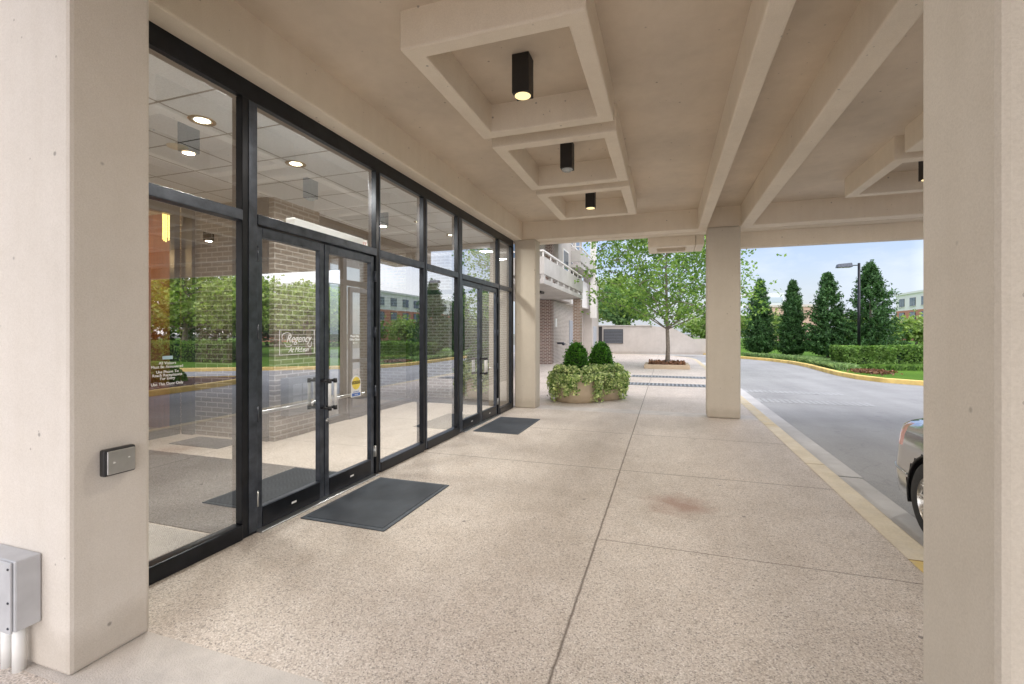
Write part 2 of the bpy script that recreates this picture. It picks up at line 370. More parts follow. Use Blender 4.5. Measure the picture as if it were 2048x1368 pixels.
# ------------------------------------------------------------------ world, sun, camera
w = bpy.data.worlds.new('World'); sc.world = w; w.use_nodes = True
nt = w.node_tree; nt.nodes.clear()
SUN_EL, SUN_AZ = R(55), R(125)       # azimuth clockwise from +Y
out = N(nt,'ShaderNodeOutputWorld'); bg = N(nt,'ShaderNodeBackground', Strength=1.0)
sky = N(nt,'ShaderNodeTexSky'); sky.sky_type = 'NISHITA'; sky.sun_disc = False; sky.sun_elevation = SUN_EL; sky.sun_rotation = SUN_AZ
sky.air_density = 1.3; sky.dust_density = 1.5
SKY = .17; SKY_GLOW = 0
tc = N(nt,'ShaderNodeTexCoord'); mp = N(nt,'ShaderNodeMapping'); mp.inputs['Scale'].default_value=(1,1,2.4); L(nt,tc.outputs['Generated'],mp.inputs[0])
skc = mixc(nt, 1.0, sky.outputs[0], (SKY*.98,SKY*.97,SKY*1.2), 'MULTIPLY')
cl = ramp(nt, noise(nt, mp.outputs[0], 3.4, 7, .6), [(.42,(0,0,0)),(.60,(1,1,1))])
sp = N(nt,'ShaderNodeSeparateXYZ'); L(nt,tc.outputs['Generated'],sp.inputs[0])
hz = math_(nt,'SUBTRACT', 1.0, math_(nt,'MULTIPLY', math_(nt,'ABSOLUTE',sp.outputs[2]), 4.5), 0, True)
fac = math_(nt,'MAXIMUM', math_(nt,'MULTIPLY',cl,.85), math_(nt,'MULTIPLY',hz,.6), 0)
wc = mixc(nt, fac, skc, (.82,.92,1.06))
# a brighter bank of sky added outside direct view, to light canopy and reflections
def sky_glow_(d, lo, amp):
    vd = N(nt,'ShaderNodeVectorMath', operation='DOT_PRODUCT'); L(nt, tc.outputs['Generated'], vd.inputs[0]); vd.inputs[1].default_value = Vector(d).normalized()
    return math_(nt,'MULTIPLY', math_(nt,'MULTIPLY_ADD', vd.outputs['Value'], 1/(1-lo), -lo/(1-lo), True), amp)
sky_glow = math_(nt,'ADD', sky_glow_((.15,-.9,.35), .30, 3.1), math_(nt,'ADD', sky_glow_((.25,.25,.93), .72, 1.7), sky_glow_((.72,.69,.10), .915, 1.7)))
vg_ = N(nt,'ShaderNodeVectorMath', operation='SCALE'); vg_.inputs[0].default_value = (.97,.89,.80); L(nt, sky_glow, vg_.inputs['Scale'])
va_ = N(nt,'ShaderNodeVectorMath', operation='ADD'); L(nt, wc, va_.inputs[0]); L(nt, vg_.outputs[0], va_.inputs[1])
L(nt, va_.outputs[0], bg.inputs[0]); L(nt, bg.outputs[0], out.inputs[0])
sd = bpy.data.lights.new('sun','SUN'); sd.energy = 1.1; sd.angle = R(18); sd.color = (1,.95,.88)
so = bpy.data.objects.new('sun', sd); col.objects.link(so)
sv = Vector((math.sin(SUN_AZ)*math.cos(SUN_EL), math.cos(SUN_AZ)*math.cos(SUN_EL), math.sin(SUN_EL)))
so.rotation_euler = (-sv).to_track_quat('-Z','Y').to_euler(); so.location = sv*30
cd = bpy.data.cameras.new('camera'); cam = bpy.data.objects.new('camera', cd); col.objects.link(cam); sc.camera = cam
cam.location = (0,0,1.45); cam.rotation_euler = (R(90),0,R(18.435)); cd.sensor_width = 36; cd.lens = 924/2048*36; cd.shift_y = -18/2048; cd.clip_end = 2000; cd.clip_start = .05
sc.view_settings.view_transform = 'Standard'; sc.view_settings.look = 'None'; sc.view_settings.exposure = 0
sc.cycles.use_denoising = True; sc.cycles.max_bounces = 10; sc.cycles.diffuse_bounces = 6; sc.cycles.glossy_bounces = 5; sc.cycles.transparent_max_bounces = 24
sc.cycles.sample_clamp_indirect = 6

# ------------------------------------------------------------------ ground
def struct(o): o['kind'] = 'structure'; return o
struct(MB().quad((-400,-300,-.145),(500,-300,-.145),(500,700,-.145),(-400,700,-.145)).build('ground', simple('distant ground',(.16,.16,.13),.95,0,.25,.3,.3)))
struct(MB().quad((-30,-40,-.12),(60,-40,-.12),(60,40,-.12),(-30,60,-.12)).build('road', M['asphalt']))
arc = [(1.49,26),(1.42,27.6),(1.1,29.2),(.4,30.8),(-.8,32.1),(-2.4,32.9),(-4.5,33.1)]
walk = [(-12,-6),(1.49,-6)]+arc+[(-12,33.1)]
struct(MB().prism(walk, -.13, 0).build('walkway', M['walk']))
def strip(path, w, z0, z1):
    """ribbon of width w to the right of a path, as a box section"""
    m = MB(); P = [Vector((x,y)) for x,y in path]; Q = []
    for i,p in enumerate(P):
        t = (P[min(i+1,len(P)-1)]-P[max(i-1,0)]).normalized(); Q.append(p+Vector((t.y,-t.x))*w)
    n = len(P); vs = [(p.x,p.y,z) for z in (z0,z1) for p in P]+[(q.x,q.y,z) for z in (z0,z1) for q in Q]
    fs = []
    for i in range(n-1):
        fs += [(n+i,n+i+1,i+1,i)[::-1],(n+i,3*n+i,3*n+i+1,n+i+1),(3*n+i,2*n+i,2*n+i+1,3*n+i+1)]
    fs += [(0,2*n,3*n,n),(n-1,2*n-1,4*n-1,3*n-1)]
    return m._add(vs, fs)
kp = [(1.49,-6)]+[(1.49,y) for y in range(-4,26,2)]+arc
struct(strip(kp, .175, -.13, .004).build('kerb', M['kerb'], None, .02))
gp = [(x+.19,y) for x,y in kp[:-7]]+[(1.68,26)]
struct(strip([(1.681,-6),(1.681,5.84)], .30, -.13, -.100).build('gutter', M['gutter']))
struct(strip([(1.681,5.86),(1.681,26)], .31, -.13, -.093).build('gutter', M['gutter']))
# far verge with its yellow kerb
fk = [(-1,41),(1.2,37.6),(3.0,34.4),(4.36,31.7),(5.55,29.3),(6.15,27),(6.3,24.5),(6.2,22),(6.15,20),(6.3,18.6),(6.65,17.7),(7.4,17.0),(8.6,16.3),(10.5,15.1),(14.0,13.1),(19,11.8),(28,10.5),(60,8)]
struct(strip(fk, .17, -.13, .02).build('kerb', M['yellow'], None, .02))
fe = [(x-.0,y+.0) for x,y in fk]
struct(MB().prism(fe+[(120,8),(120,160),(-1,160)], -.14, -.002).build('lawn', M['lawn']))
# planted island on the outer side of the drive
isl = [(6.5,-8),(6.5,7.0),(6.7,9.5),(7.0,11.0),(7.7,11.6),(9.2,10.8),(13,9.6),(20,8.6),(30,8),(30,-8)]
struct(MB().prism(isl, -.13, .005).build('planting_bed', M['soil']))
struct(strip(isl[:-1][::-1], .16, -.13, .02).build('kerb', M['yellow'], None, .02))
# faded hatching over the trench drains in the road
for x0,x1,y0,y1 in ((2.02,4.3,11.75,12.35),(2.02,4.3,13.6,14.15)):
    m = MB(); x = x0
    while x < x1: m.box(x, x+.085, y0, y1, -.1165, -.115); x += .12
    m.build('road_marking', M['patch'])['kind'] = 'structure'

# ------------------------------------------------------------------ portico (canopy)
cp = thing('entrance_canopy', 'beige painted concrete entrance canopy with coffered ceiling and square columns', 'canopy', (0,1.4,0))
CZ, BZ = 3.60, 3.25
box('roof_slab', M['slab'], cp, -2.65, 8.6, -2.6, 9.3, CZ, 3.95)  # stretched unseen behind the camera to block high sky light
# columns
box('column', M['stucco_lit'], cp, -3.9, -2.38, 1.253, 1.577, 0, 3.6, bevel=.018)
box('column', M['stucco'], cp, .67, 1.19, 1.253, 1.577, 0, 3.26, bevel=.018)
box('column', M['stucco'], cp, -2.80, -2.38, 8.56, 8.90, 0, 3.26, bevel=.018)
box('column', M['stucco'], cp, .67, 1.19, 8.56, 8.90, 0, 3.26, bevel=.03)
for y in (1.253,8.56): box('column', M['stucco'], cp, 7.7, 8.3, y, y+.34, 0, 3.26, bevel=.03)
bv = .014
box('beam', M['ceil'], cp, -2.85, -2.65, 1.577, 8.60, BZ, 3.8, bevel=bv)         # over the storefront
for x0,x1 in ((.526,.672),(1.195,1.375),(7.4,7.58)): box('beam', M['ceil'], cp, x0, x1, -2.4, 8.598, BZ-.002, 3.7, bevel=bv)
box('beam', M['ceil'], cp, .526, .672, 9.202, 9.95, BZ-.17, 3.7, bevel=bv)
box('beam', M['ceil'], cp, -2.85, 8.5, 8.60, 8.86, BZ, 3.7, bevel=bv)
box('beam', M['ceil'], cp, -2.85, 8.5, 8.86, 8.95, BZ+.09, 3.7)
box('beam', M['ceil'], cp, -2.85, 8.5, 8.952, 9.2, BZ+.01, 3.7, bevel=bv)
box('beam', M['ceil'], cp, -2.85, 8.5, -2.7, -2.401, BZ, 3.7, bevel=bv)  # unseen near edge of the stretch added to block sky light
for x0,x1 in ((-2.38,.52),(1.38,7.39)): box('beam', M['ceil'], cp, x0, x1, 1.26, 1.575, BZ+.003, 3.7, bevel=bv)
box('fascia', M['ceil'], cp, 1.21, 8.5, 9.203, 9.36, 2.985, 3.9, bevel=bv)
box('fascia', M['ceil'], cp, 8.502, 8.7, -2.7, 9.36, 2.985, 3.9, bevel=bv)
def rim(x0,x1,y0,y1,z0,z1,t):
    m = MB()
    m.box(x0,x1,y0,y0+t,z0,z1); m.box(x0,x1,y1-t,y1,z0,z1); m.box(x0,x0+t,y0+t,y1-t,z0,z1); m.box(x1-t,x1,y0+t,y1-t,z0,z1)
    return m
def rim1(x0,x1,y0,y1,z0,z1,t):
    o=[(x0,y0),(x1,y0),(x1,y1),(x0,y1)]; i=[(x0+t,y0+t),(x1-t,y0+t),(x1-t,y1-t),(x0+t,y1-t)]
    vs=[(x,y,z) for z in (z0,z1) for (x,y) in o+i]; fs=[]
    for k in range(4):
        j=(k+1)%4; fs += [(k,4+k,4+j,j),(8+k,8+j,12+j,12+k),(k,j,8+j,8+k),(4+k,12+k,12+j,4+j)]
    return MB()._add(vs,fs)
CY = [(2.69,4.20),(4.41,5.90),(6.12,7.61)]
for x0,x1 in ((-1.69,-.44),(2.37,3.62),(5.1,6.35)):
    for y0,y1 in CY: rim1(x0,x1,y0,y1,CZ-.262,CZ+.02,.13).build('coffer', M['ceil'], cp, .014)
rim1(-.33,.52,9.203,9.95,3.08,3.5,.16).build('coffer', M['ceil'], cp, .014)
box('roof_slab', M['ceil'], cp, -.3, .5, 9.36, 9.9, 3.42, 3.6)

# hanging box lamps in the coffers
m_warm = emis('warm lamp reflector', (1,.78,.38), 1.6); m_clear = simple('clear lamp glass', (.6,.62,.62), .15, .3, .05)
def can(loc, label, lit):
    t = thing('ceiling_lamp', label, 'ceiling lamp', loc, 'box lamps hanging in the coffers')
    m = MB(); m.box(-.068,.068,-.068,.068,-.30,0); m.build('housing', M['blackmetal'], t, .004, world=False)
    m = MB(); m.lathe([(.0,-.3035),(.052,-.3035),(.062,-.302),(.062,-.300)], n=24)
    m.build('lens', m_warm if lit else m_clear, t, world=False)
    if not lit:
        MB().lathe([(.0,-.33),(.035,-.328),(.055,-.315),(.058,-.304)], n=8).build('glass_bowl', M['iglass'], t, world=False)
    if lit:
        ld = bpy.data.lights.new('lamp_glow','AREA'); ld.shape = 'DISK'; ld.size = .1; ld.energy = CAN_W; ld.color = (1,.93,.83)
        lo = bpy.data.objects.new('lamp_glow', ld); col.objects.link(lo); lo.parent = t; lo.location = (0,0,-.308)
    return t
CAN_W = 36
labs = {(-1.06,0):'black box lamp glowing in the nearest and largest ceiling coffer',(-1.06,1):'black box lamp with clear unlit glass in the middle coffer by the doors',(-1.06,2):'small lit black box lamp in the farthest coffer by the doors',
        (2.995,1):'black box lamp in the coffer beyond the twin beams, cut by the right column'}
for x in (-1.06,2.995,5.72):
    for i,(y0,y1) in enumerate(CY):
        if x > 5 or (x > 2 and i != 2 and i != 1): continue
        can((x,(y0+y1)/2,CZ-.001), labs.get((x,i), 'black box lamp in the end coffer of the row over the drive'), i != 1)

# ------------------------------------------------------------------ storefront
FX = -2.82   # front of mullions
sf = thing('glass_storefront', 'dark bronze glass storefront with transoms and two pairs of doors', 'storefront', (-2.87,5,0))
mull = [(2.455,2.60),(4.055,4.14),(4.98,5.17),(5.965,6.20),(7.68,7.80),(8.42,8.555)]
mull = [(1.578,1.62),(2.475,2.60),(4.055,4.125),(5.03,5.12),(6.01,6.16),(7.69,7.76),(8.44,8.555)]
m = MB()
for a,b in mull: m.box(-2.915,FX,a,b,.0,3.1195)
m.box(-2.93,FX-.004,1.58,8.555,3.12,3.262)
m.build('frame', M['metal'], sf, .004)
m = MB()
for (a,b),(c,d) in zip(mull,mull[1:]): m.box(-2.905,FX+.010,b,c,2.24,2.315)
m.build('transom_bar', M['metal_edge'], sf, .005)
for i,((a,b),(c,d)) in enumerate(zip(mull,mull[1:])):
    if i not in (1,4): box('sill_rail', M['metal'], sf, -2.905,FX+.012,b,c,.0,.105, bevel=.006)
# grey cover strips on the mullion faces
for a,b in mull[1:-1]: box('cover_strip', M['metal_edge'], sf, FX,FX+.006,a+.05,b-.003,.02,3.11, bevel=.002)
for i,((a,b),(c,d)) in enumerate(zip(mull,mull[1:])):
    MB().quad((-2.850,b,2.32),(-2.850,c,2.32),(-2.850,c,3.12),(-2.850,b,3.12)).build('transom_pane', M['glass'], sf)
    if i not in (1,4): MB().quad((-2.850,b,.105),(-2.850,c,.105),(-2.850,c,2.235),(-2.850,b,2.235)).build('pane', M['glass'], sf)
def text(name, s, size, mat, parent, loc, rot=(R(90),0,R(90)), shear=0, sx=1, align='CENTER', ext=.0006):
    cu = bpy.data.curves.new(name,'FONT'); cu.body = s; cu.size = size; cu.shear = shear; cu.align_x = align; cu.extrude = ext
    o = bpy.data.objects.new(name, cu); col.objects.link(o)
    bpy.context.view_layer.update()
    me = bpy.data.meshes.new_from_object(o.evaluated_get(bpy.context.evaluated_depsgraph_get()))
    bpy.data.objects.remove(o); me.materials.clear(); me.materials.append(mat)
    n = bpy.data.objects.new(name, me); col.objects.link(n)
    if parent is not None: n.parent = parent; n.location = Vector(loc)-wpos(parent)
    else: n.location = loc
    n.rotation_euler = rot; n.scale = (sx,1,1); return n
def door(y0,y1,hinge_left,text_on=0):
    z0,z1 = .012,2.233; x0,x1 = -2.885,-2.838
    m = MB(); st = .054
    m.box(x0,x1,y0,y0+st,z0,z1); m.box(x0,x1,y1-st,y1,z0,z1)
    m.box(x0,x1,y0+st,y1-st,z1-.075,z1); m.box(x0,x1,y0+st,y1-st,z0,z0+.155)
    d = m.build('door', [M['metal_edge']], sf, .005)
    box('bottom_rail', M['metal'], d, x1, x1+.003, y0+st+.002, y1-st-.002, z0+.004, z0+.15)
    MB().quad((-2.862,y0+st,z0+.155),(-2.862,y1-st,z0+.155),(-2.862,y1-st,z1-.075),(-2.862,y0+st,z1-.075)).build('pane', M['glass'], d)
    hy = y0-.004 if hinge_left else y1+.004
    for z in (2.03,1.46,.86,.24):
        m = MB(); m.tube([(x1+.012,hy,z-.055),(x1+.012,hy,z+.055)], .011, 8); m.box(x1-.002,x1+.006,hy-.022,hy+.022,z-.055,z+.055); m.build('hinge', M['silver'] if z == .24 else M['metal_edge'], d)
    ey = y1-.03 if hinge_left else y0+.03
    m = MB(); px = x1+.085
    for z in (1.035,.80):
        m.tube([(x1-.005,ey,z),(px,ey,z)], .012, 8)
        m.lathe([(0,-.02),(.017,-.018),(.017,.018),(0,.02)], (px,ey,z), 12)
    m.cur = 1; m.tube([(px,ey,.80),(px,ey,1.035)], .0135, 10)
    m.build('handle', [M['black'],M['white']], d)
    m = MB(); ya, yb = (y0+.03,y1-.02) if hinge_left else (y0+.02,y1-.03)
    m.tube([(-2.99,ya,.83),(-2.99,yb,.83)], .015, 8)
    m.tube([(-2.99,ya,.83),(-2.92,ya,.83)], .015, 8); m.tube([(-2.99,yb,.83),(-2.92,yb,.83)], .015, 8)
    m.build('push_bar', M['silver'], d)
    box('rail_sticker', M['white'], d, x1+.003, x1+.0045, (y0+y1)/2-.02, (y0+y1)/2+.03, .085, .10)
    if not hinge_left: MB().lathe([(0,.012),(.016,.010),(.019,0)], (x1,ey,.68), 16, 'x').build('lock_cylinder', M['silver'], d)
    return d
d1 = door(2.61,3.315,True); d2 = door(3.325,4.045,False); d3 = door(6.18,6.925,True); d4 = door(6.935,7.68,False)
box('threshold', M['silver'], sf, -2.94, -2.775, 2.60, 4.05, 0, .012, bevel=.004)
box('threshold', M['silver'], sf, -2.94, -2.775, 6.17, 7.69, 0, .012, bevel=.004)
box('door_operator', M['white'], sf, -3.05, -2.957, 3.1, 4.02, 2.33, 2.42, bevel=.006)
GX = -2.8485
GX = -2.8610
# etched sign on the first leaf
m = MB(); y0,y1,z0,z1 = 2.845,3.225,1.275,1.475; t = .0035
m.box(GX,GX+.001,y0,y1,z0,z0+t); m.box(GX,GX+.001,y0,y1,z1-t,z1); m.box(GX,GX+.001,y0,y0+t,z0+t,z1-t); m.box(GX,GX+.001,y1-t,y1,z0+t,z1-t)
m.build('sign_border', M['etch'], d1)
text('lettering','Regency',.092,M['etch'],d1,(GX,3.045,1.375),shear=.45,sx=.86)
m = MB()
def swash(pts, r):
    P = [Vector(p) for p in pts]; out_ = []
    for i in range(len(P)-1):
        a,b,c,d = P[max(i-1,0)],P[i],P[i+1],P[min(i+2,len(P)-1)]
        for k in range(6):
            u = k/6; out_.append(.5*((2*b)+(c-a)*u+(2*a-5*b+4*c-d)*u*u+(3*b-3*c+d-a)*u**3))
    out_.append(P[-1]); return out_, r
pp,r_ = swash([(GX,2.875,1.40),(GX,2.872,1.425),(GX,2.89,1.445),(GX,2.93,1.452),(GX,2.965,1.44)], .002); m.tube(pp,.0022,5)
pp,r_ = swash([(GX,3.19,1.375),(GX,3.185,1.34),(GX,3.165,1.332),(GX,3.15,1.345)], .002); m.tube(pp,.0022,5)
pp,r_ = swash([(GX,2.90,1.365),(GX,2.915,1.345),(GX,2.945,1.342),(GX,2.97,1.352)], .002); m.tube(pp,.0018,5)
m.box(GX-.0004,GX-.0002,2.90,3.18,1.338,1.340); m.build('lettering_swash', M['etch'], d1)
text('lettering','At McLean',.055,M['etch'],d1,(GX,3.045,1.295),shear=.45,sx=.9)
GX = -2.8490
# visitor notice on the first pane
for i,(s_,dz) in enumerate((('All Visitors',0),('Must Be Announced',-.022),('Use Phone To',-.052),('Reach Receptionist',-.072),('For Entry',-.092),('Use This Door Only',-.124))):
    text('notice_lettering', s_, .024, M['etch'], sf, (GX,1.985,1.262+dz), sx=.95)
m_sky = simple('pale blue decal', (.45,.65,.75), .5)
box('decal', m_sky, sf, GX, GX+.0008, 1.955, 2.015, 1.292, 1.312)
GX = -2.8610
# caution decal on the second leaf
m_cy = simple('yellow decal', (.85,.68,.12), .5); m_cb = simple('blue decal', (.08,.18,.5), .5)
poly = []
for k in range(13): q = math.pi*k/12; poly.append((3.785+.075*math.cos(q), .965+.075*math.sin(q)))
poly += [(3.71,.83),(3.86,.83)]
dec = MB().quad(*[(GX+.0005,y,z) for y,z in poly[::-1]]).build('caution_decal', M['white'], d2)
MB().quad(*[(GX+.001,3.785+.062*math.cos(2*math.pi*k/24),.962+.062*math.sin(2*math.pi*k/24)) for k in range(24)]).build('caution_circle', m_cy, d2)
box('caution_band', M['black'], d2, GX+.001, GX+.0016, 3.72, 3.85, .955, .983)
text('caution_lettering','CAUTION',.027,m_cy,d2,(GX+.002,3.785,.960),sx=1.0)
box('caution_band', m_cb, d2, GX+.001, GX+.0016, 3.722, 3.848, .838, .868)
text('caution_lettering','AUTOMATIC',.016,m_cb,d2,(GX+.001,3.785,.874))
text('caution_lettering','DOOR',.016,M['etch'],d2,(GX+.002,3.785,.847))
text('notice_lettering','Please Use',.030,M['etch'],d2,(GX,3.765,1.41)); text('notice_lettering','Other Door',.030,M['etch'],d2,(GX,3.765,1.378)); 
m = MB(); m.box(GX,GX+.001,3.745,3.80,1.352,1.356); m.quad((GX,3.735,1.354),(GX,3.755,1.345),(GX,3.755,1.363)); m.build('notice_arrow', M['etch'], d2)

# ------------------------------------------------------------------ vestibule and lobby behind the glass
vb = thing('entrance_building', 'brick vestibule and lobby with tiled ceiling behind the glass storefront', 'building', (-5,5,0))
struct(MB().quad((-12,1.0,.004),(-2.96,1.0,.004),(-2.96,8.6,.004),(-12,8.6,.004)).build('floor', M['ifloor']))
box('brick_wall', M['ibrick'], vb, -6.66, -4.94, 4.83, 5.67, 0, 3.27)
box('brick_wall', M['ibrick'], vb, -7.0, -6.661, 4.98, 5.2, 0, 3.27)
box('wood_panel_wall', M['wood'], vb, -9.2, -7.001, 4.98, 5.2, 0, 3.26)
box('side_wall', M['ibrick'], vb, -12, -3.0, 1.3, 1.575, 0, 3.5)
box('tile_ceiling', M['tile'], vb, -10, -2.965, 1.58, 8.62, 3.262, 3.34)
box('wall_slot', M['black'], vb, -5.21, -5.03, 4.80, 4.829, 0, 3.26); box('wall_slot', M['black'], vb, -6.58, -6.38, 4.78, 4.829, 0, 3.26)
box('wood_panel_wall', M['wood'], vb, -10.0, -9.2, 1.6, 8.6, 0, 3.26)
box('lobby_wall', M['ibrick'], vb, -9.2, -7.2, 8.45, 8.6, 0, 3.26)
box('roof', M['conc'], vb, -12, -2.86, 1.0, 9.0, 3.6, 4.1)
box('wall', M['stucco'], vb, -12, -2.86, 8.61, 8.9, 3.25, 3.6); 
box('parapet', M['stucco'], vb, -2.86, -2.66, 1.2, 9.0, 3.955, 4.3)
def glazing(name, label, axis, c, ranges, z1, transom=True):
    t = thing(name, label, 'glass partition', (c,ranges[0][0],0) if axis == 'x' else (ranges[0][0],c,0))
    fr = MB()
    def bx(m,a,b,z0,z1_,th=.05):
        m.box(c-th,c+th,a,b,z0,z1_) if axis == 'x' else m.box(a,b,c-th,c+th,z0,z1_)
    A = ranges[0][0]; B = ranges[-1][1]
    for a,b in ranges: bx(fr,a,a+.09,0,z1)
    bx(fr,B,B+.08,0,z1)
    for a,b in ranges:
        bx(fr,a+.09,b,z1-.13,z1); bx(fr,a+.09,b,.004,.11)
        if transom: bx(fr,a+.09,b,2.25,2.34)
        for lo,hi in (((.11,2.25),(2.34,z1-.13)) if transom else ((.11,z1-.13),)):
            p = ((c,a+.09,lo),(c,b,lo),(c,b,hi),(c,a+.09,hi)) if axis == 'x' else ((a+.09,c,lo),(b,c,lo),(b,c,hi),(a+.09,c,hi))
            MB().quad(*p).build('pane', M['iglass'], t)
    fr.build('frame', M['metal'], t, .004); return t
glazing('glass_partition','dark framed inner glass partition beside the wood panelled lobby','x',-6.66,[(1.6,2.7),(2.7,3.8),(3.8,4.70)],3.255,transom=False)
g2 = glazing('glass_partition','inner glass partition with a door right of the brick pier','x',-5.10,[(5.68,6.35),(6.35,7.22),(7.22,8.45)],3.255)
dm = MB(); 
for a,b in ((6.45,6.52),(7.15,7.21)): dm.box(-5.045,-4.995,a,b,.01,2.22)
dm.box(-5.045,-4.995,6.52,7.15,2.14,2.22); dm.box(-5.045,-4.995,6.52,7.15,.01,.2); dm.box(-5.045,-4.995,6.52,7.15,.95,1.01)
dd = dm.build('door', M['metal_edge'], g2, .004)
MB().box(-4.995,-4.95,7.08,7.17,1.02,1.28).build('door_lock', M['galv'], dd, .004)
glazing('glass_partition','clear glass end wall of the vestibule facing the side walkway','y',8.62,[(-5.1,-4.0),(-4.0,-2.97)],3.255)
dr = thing('intercom_cabinet','dark grey directory cabinet on the vestibule brick pier','cabinet',(-4.88,5.25,.3))
box('body', simple('dark grey enamel',(.10,.105,.11),.45,.2), dr, -4.939, -4.80, 4.93, 5.62, .33, .84, bevel=.006)
for y in (5.00,5.18,5.36):
    for z in (.42,.60): box('panel', simple('grey panel',(.20,.21,.22),.4,.3), dr, -4.80, -4.794, y, y+.16, z, z+.15, bevel=.002)
ex = thing('exit_sign','small white exit sign with red letters over the inner partition','exit sign',(-5.0,6.75,2.98))
box('box', M['white'], ex, -5.04,-4.99,6.6,6.92,2.90,3.08,bevel=.005)
text('lettering','EXIT',.13,simple('red letters',(.6,.03,.02),.5),ex,(-4.988,6.76,2.945))
# lobby lamps
m_down = emis('downlight bulb', (1,.88,.62), 14); m_gold = simple('gold reflector', (.55,.40,.20), .25, .9)
DL = [(-3.75,2.9,'recessed downlight nearest the camera in the vestibule tiles'),(-3.76,3.96,'second lit recessed downlight behind the first door transom'),(-3.80,6.67,'lit recessed downlight behind the middle storefront panes'),(-3.76,7.75,'farthest lit recessed downlight in the vestibule ceiling')]
for x,y,lb in DL:
    t = thing('downlight', lb, 'downlight', (x,y,3.262), 'recessed downlights in the vestibule ceiling')
    MB().lathe([(.105,-.003),(.10,-.008),(.078,-.008),(.072,-.002)], n=32).build('trim_ring', m_gold, t, world=False)
    MB().lathe([(0,-.0045),(.05,-.0045),(.06,-.003)], n=24).build('bulb', m_down, t, world=False)
    ld = bpy.data.lights.new('downlight_glow','AREA'); ld.shape = 'DISK'; ld.size = .3; ld.energy = 78; ld.color = (1,.97,.92)
    lo = bpy.data.objects.new('downlight_glow', ld); col.objects.link(lo); lo.parent = t; lo.location = (0,0,-.02)
t = MB().lathe([(0,-.012),(.085,-.011),(.09,-.001)], n=28).build('ceiling_disc', simple('cream disc',(.75,.68,.52),.5), None)  # plain cream disc just under the tiles
t.location = (-4.5,3.23,3.262); tag(t,'round cream disc on the vestibule ceiling tiles','cover plate')
ch = thing('chandelier','narrow glowing glass rod chandelier in the lobby','chandelier',(-6.86,4.77,3.26))
MB().lathe([(0,-.001),(.12,-.001),(.12,-.03),(0,-.03)], n=20).build('ceiling_rose', m_gold, ch, world=False)
m = MB()
for k in range(9):
    q = 2*math.pi*k/9; m.tube([(.045*math.cos(q),.045*math.sin(q),-.03),(.045*math.cos(q),.045*math.sin(q),-.46-.03*math.sin(3*q))], .009, 6)
m.build('glass_rod_cluster', emis('lit glass rods',(1,.66,.18),5), ch, world=False)
ld = bpy.data.lights.new('chandelier_glow','POINT'); ld.energy = 42; ld.color = (1,.66,.32); ld.shadow_soft_size = .15
lo = bpy.data.objects.new('chandelier_glow', ld); col.objects.link(lo); lo.parent = ch; lo.location = (-.9,-.9,-.6)

# ------------------------------------------------------------------ mats
def mat_thing(label, x0,x1,y0,y1, z, ms, edge=True):
    t = thing('door_mat', label, 'mat', ((x0+x1)/2,(y0+y1)/2,z))
    if edge:
        e=.035
        rim1(x0,x1,y0,y1,z,z+.009,e).build('mat_border', M['matedge'], t, .003)
        MB().box(x0+e,x1-e,y0+e,y1-e,z,z+.011).build('mat_surface', ms, t)
    else: MB().box(x0,x1,y0,y1,z,z+.009).build('mat_surface', ms, t)
mat_thing('dark blue-grey rubber mat outside the nearer pair of doors', -2.71,-1.95,2.9,3.97,.0, M['rubber'])
mat_thing('dark rubber mat outside the farther pair of doors', -2.70,-2.0,6.28,7.5,.0, M['rubber'])
mat_thing('long charcoal chevron runner on the vestibule floor', -6.3,-3.0,2.47,3.98,.004, M['chev'], False)
mat_thing('small dark mat in front of the vestibule brick wall', -6.15,-5.3,4.3,4.72,.004, M['rubber'], False)
mat_thing('ribbed light grey runner at the near end of the vestibule', -6.3,-3.0,1.6,2.44,.004, m_mat('ribbed carpet',(.36,.34,.31),60,'chev'), False)

# ------------------------------------------------------------------ wall devices
ic = thing('entry_reader','black card reader box with brushed steel cover on the left column','card reader',(-2.38,1.42,.87))
box('back_box', M['black'], ic, -2.379,-2.345,1.360,1.490,.812,.932,bevel=.008)
box('cover', M['silver'], ic, -2.345,-2.337,1.370,1.482,.820,.924,bevel=.008)
box('slot', M['white'], ic, -2.337,-2.3362,1.392,1.400,.868,.873); box('slot', M['white'], ic, -2.337,-2.3362,1.452,1.460,.880,.885)
eb = thing('junction_box','light grey steel electrical box low on the left column','electrical box',(-2.7,1.21,.2))
box('body', M['galv'], eb, -2.86,-2.56,1.165,1.252,.205,.50,bevel=.006)
box('cover', M['galv'], eb, -2.862,-2.572,1.155,1.1649,.20,.497,bevel=.004)
m = MB()
for x,z in ((-2.585,.47),(-2.585,.33),(-2.585,.225)): m.lathe([(0,-.003),(.004,-.003),(.005,0)], (x,1.155,z), 10)
for x,z in ((-2.585,.47),(-2.585,.33),(-2.585,.225)): m.box(x-.004,x+.004,1.152,1.1549,z-.004,z+.004)
m.build('screw', M['metal_edge'], eb)
for x in (-2.80,-2.72,-2.64): MB().tube([(x,1.215,.204),(x,1.215,0)], .022, 14).build('conduit', M['white'], eb)

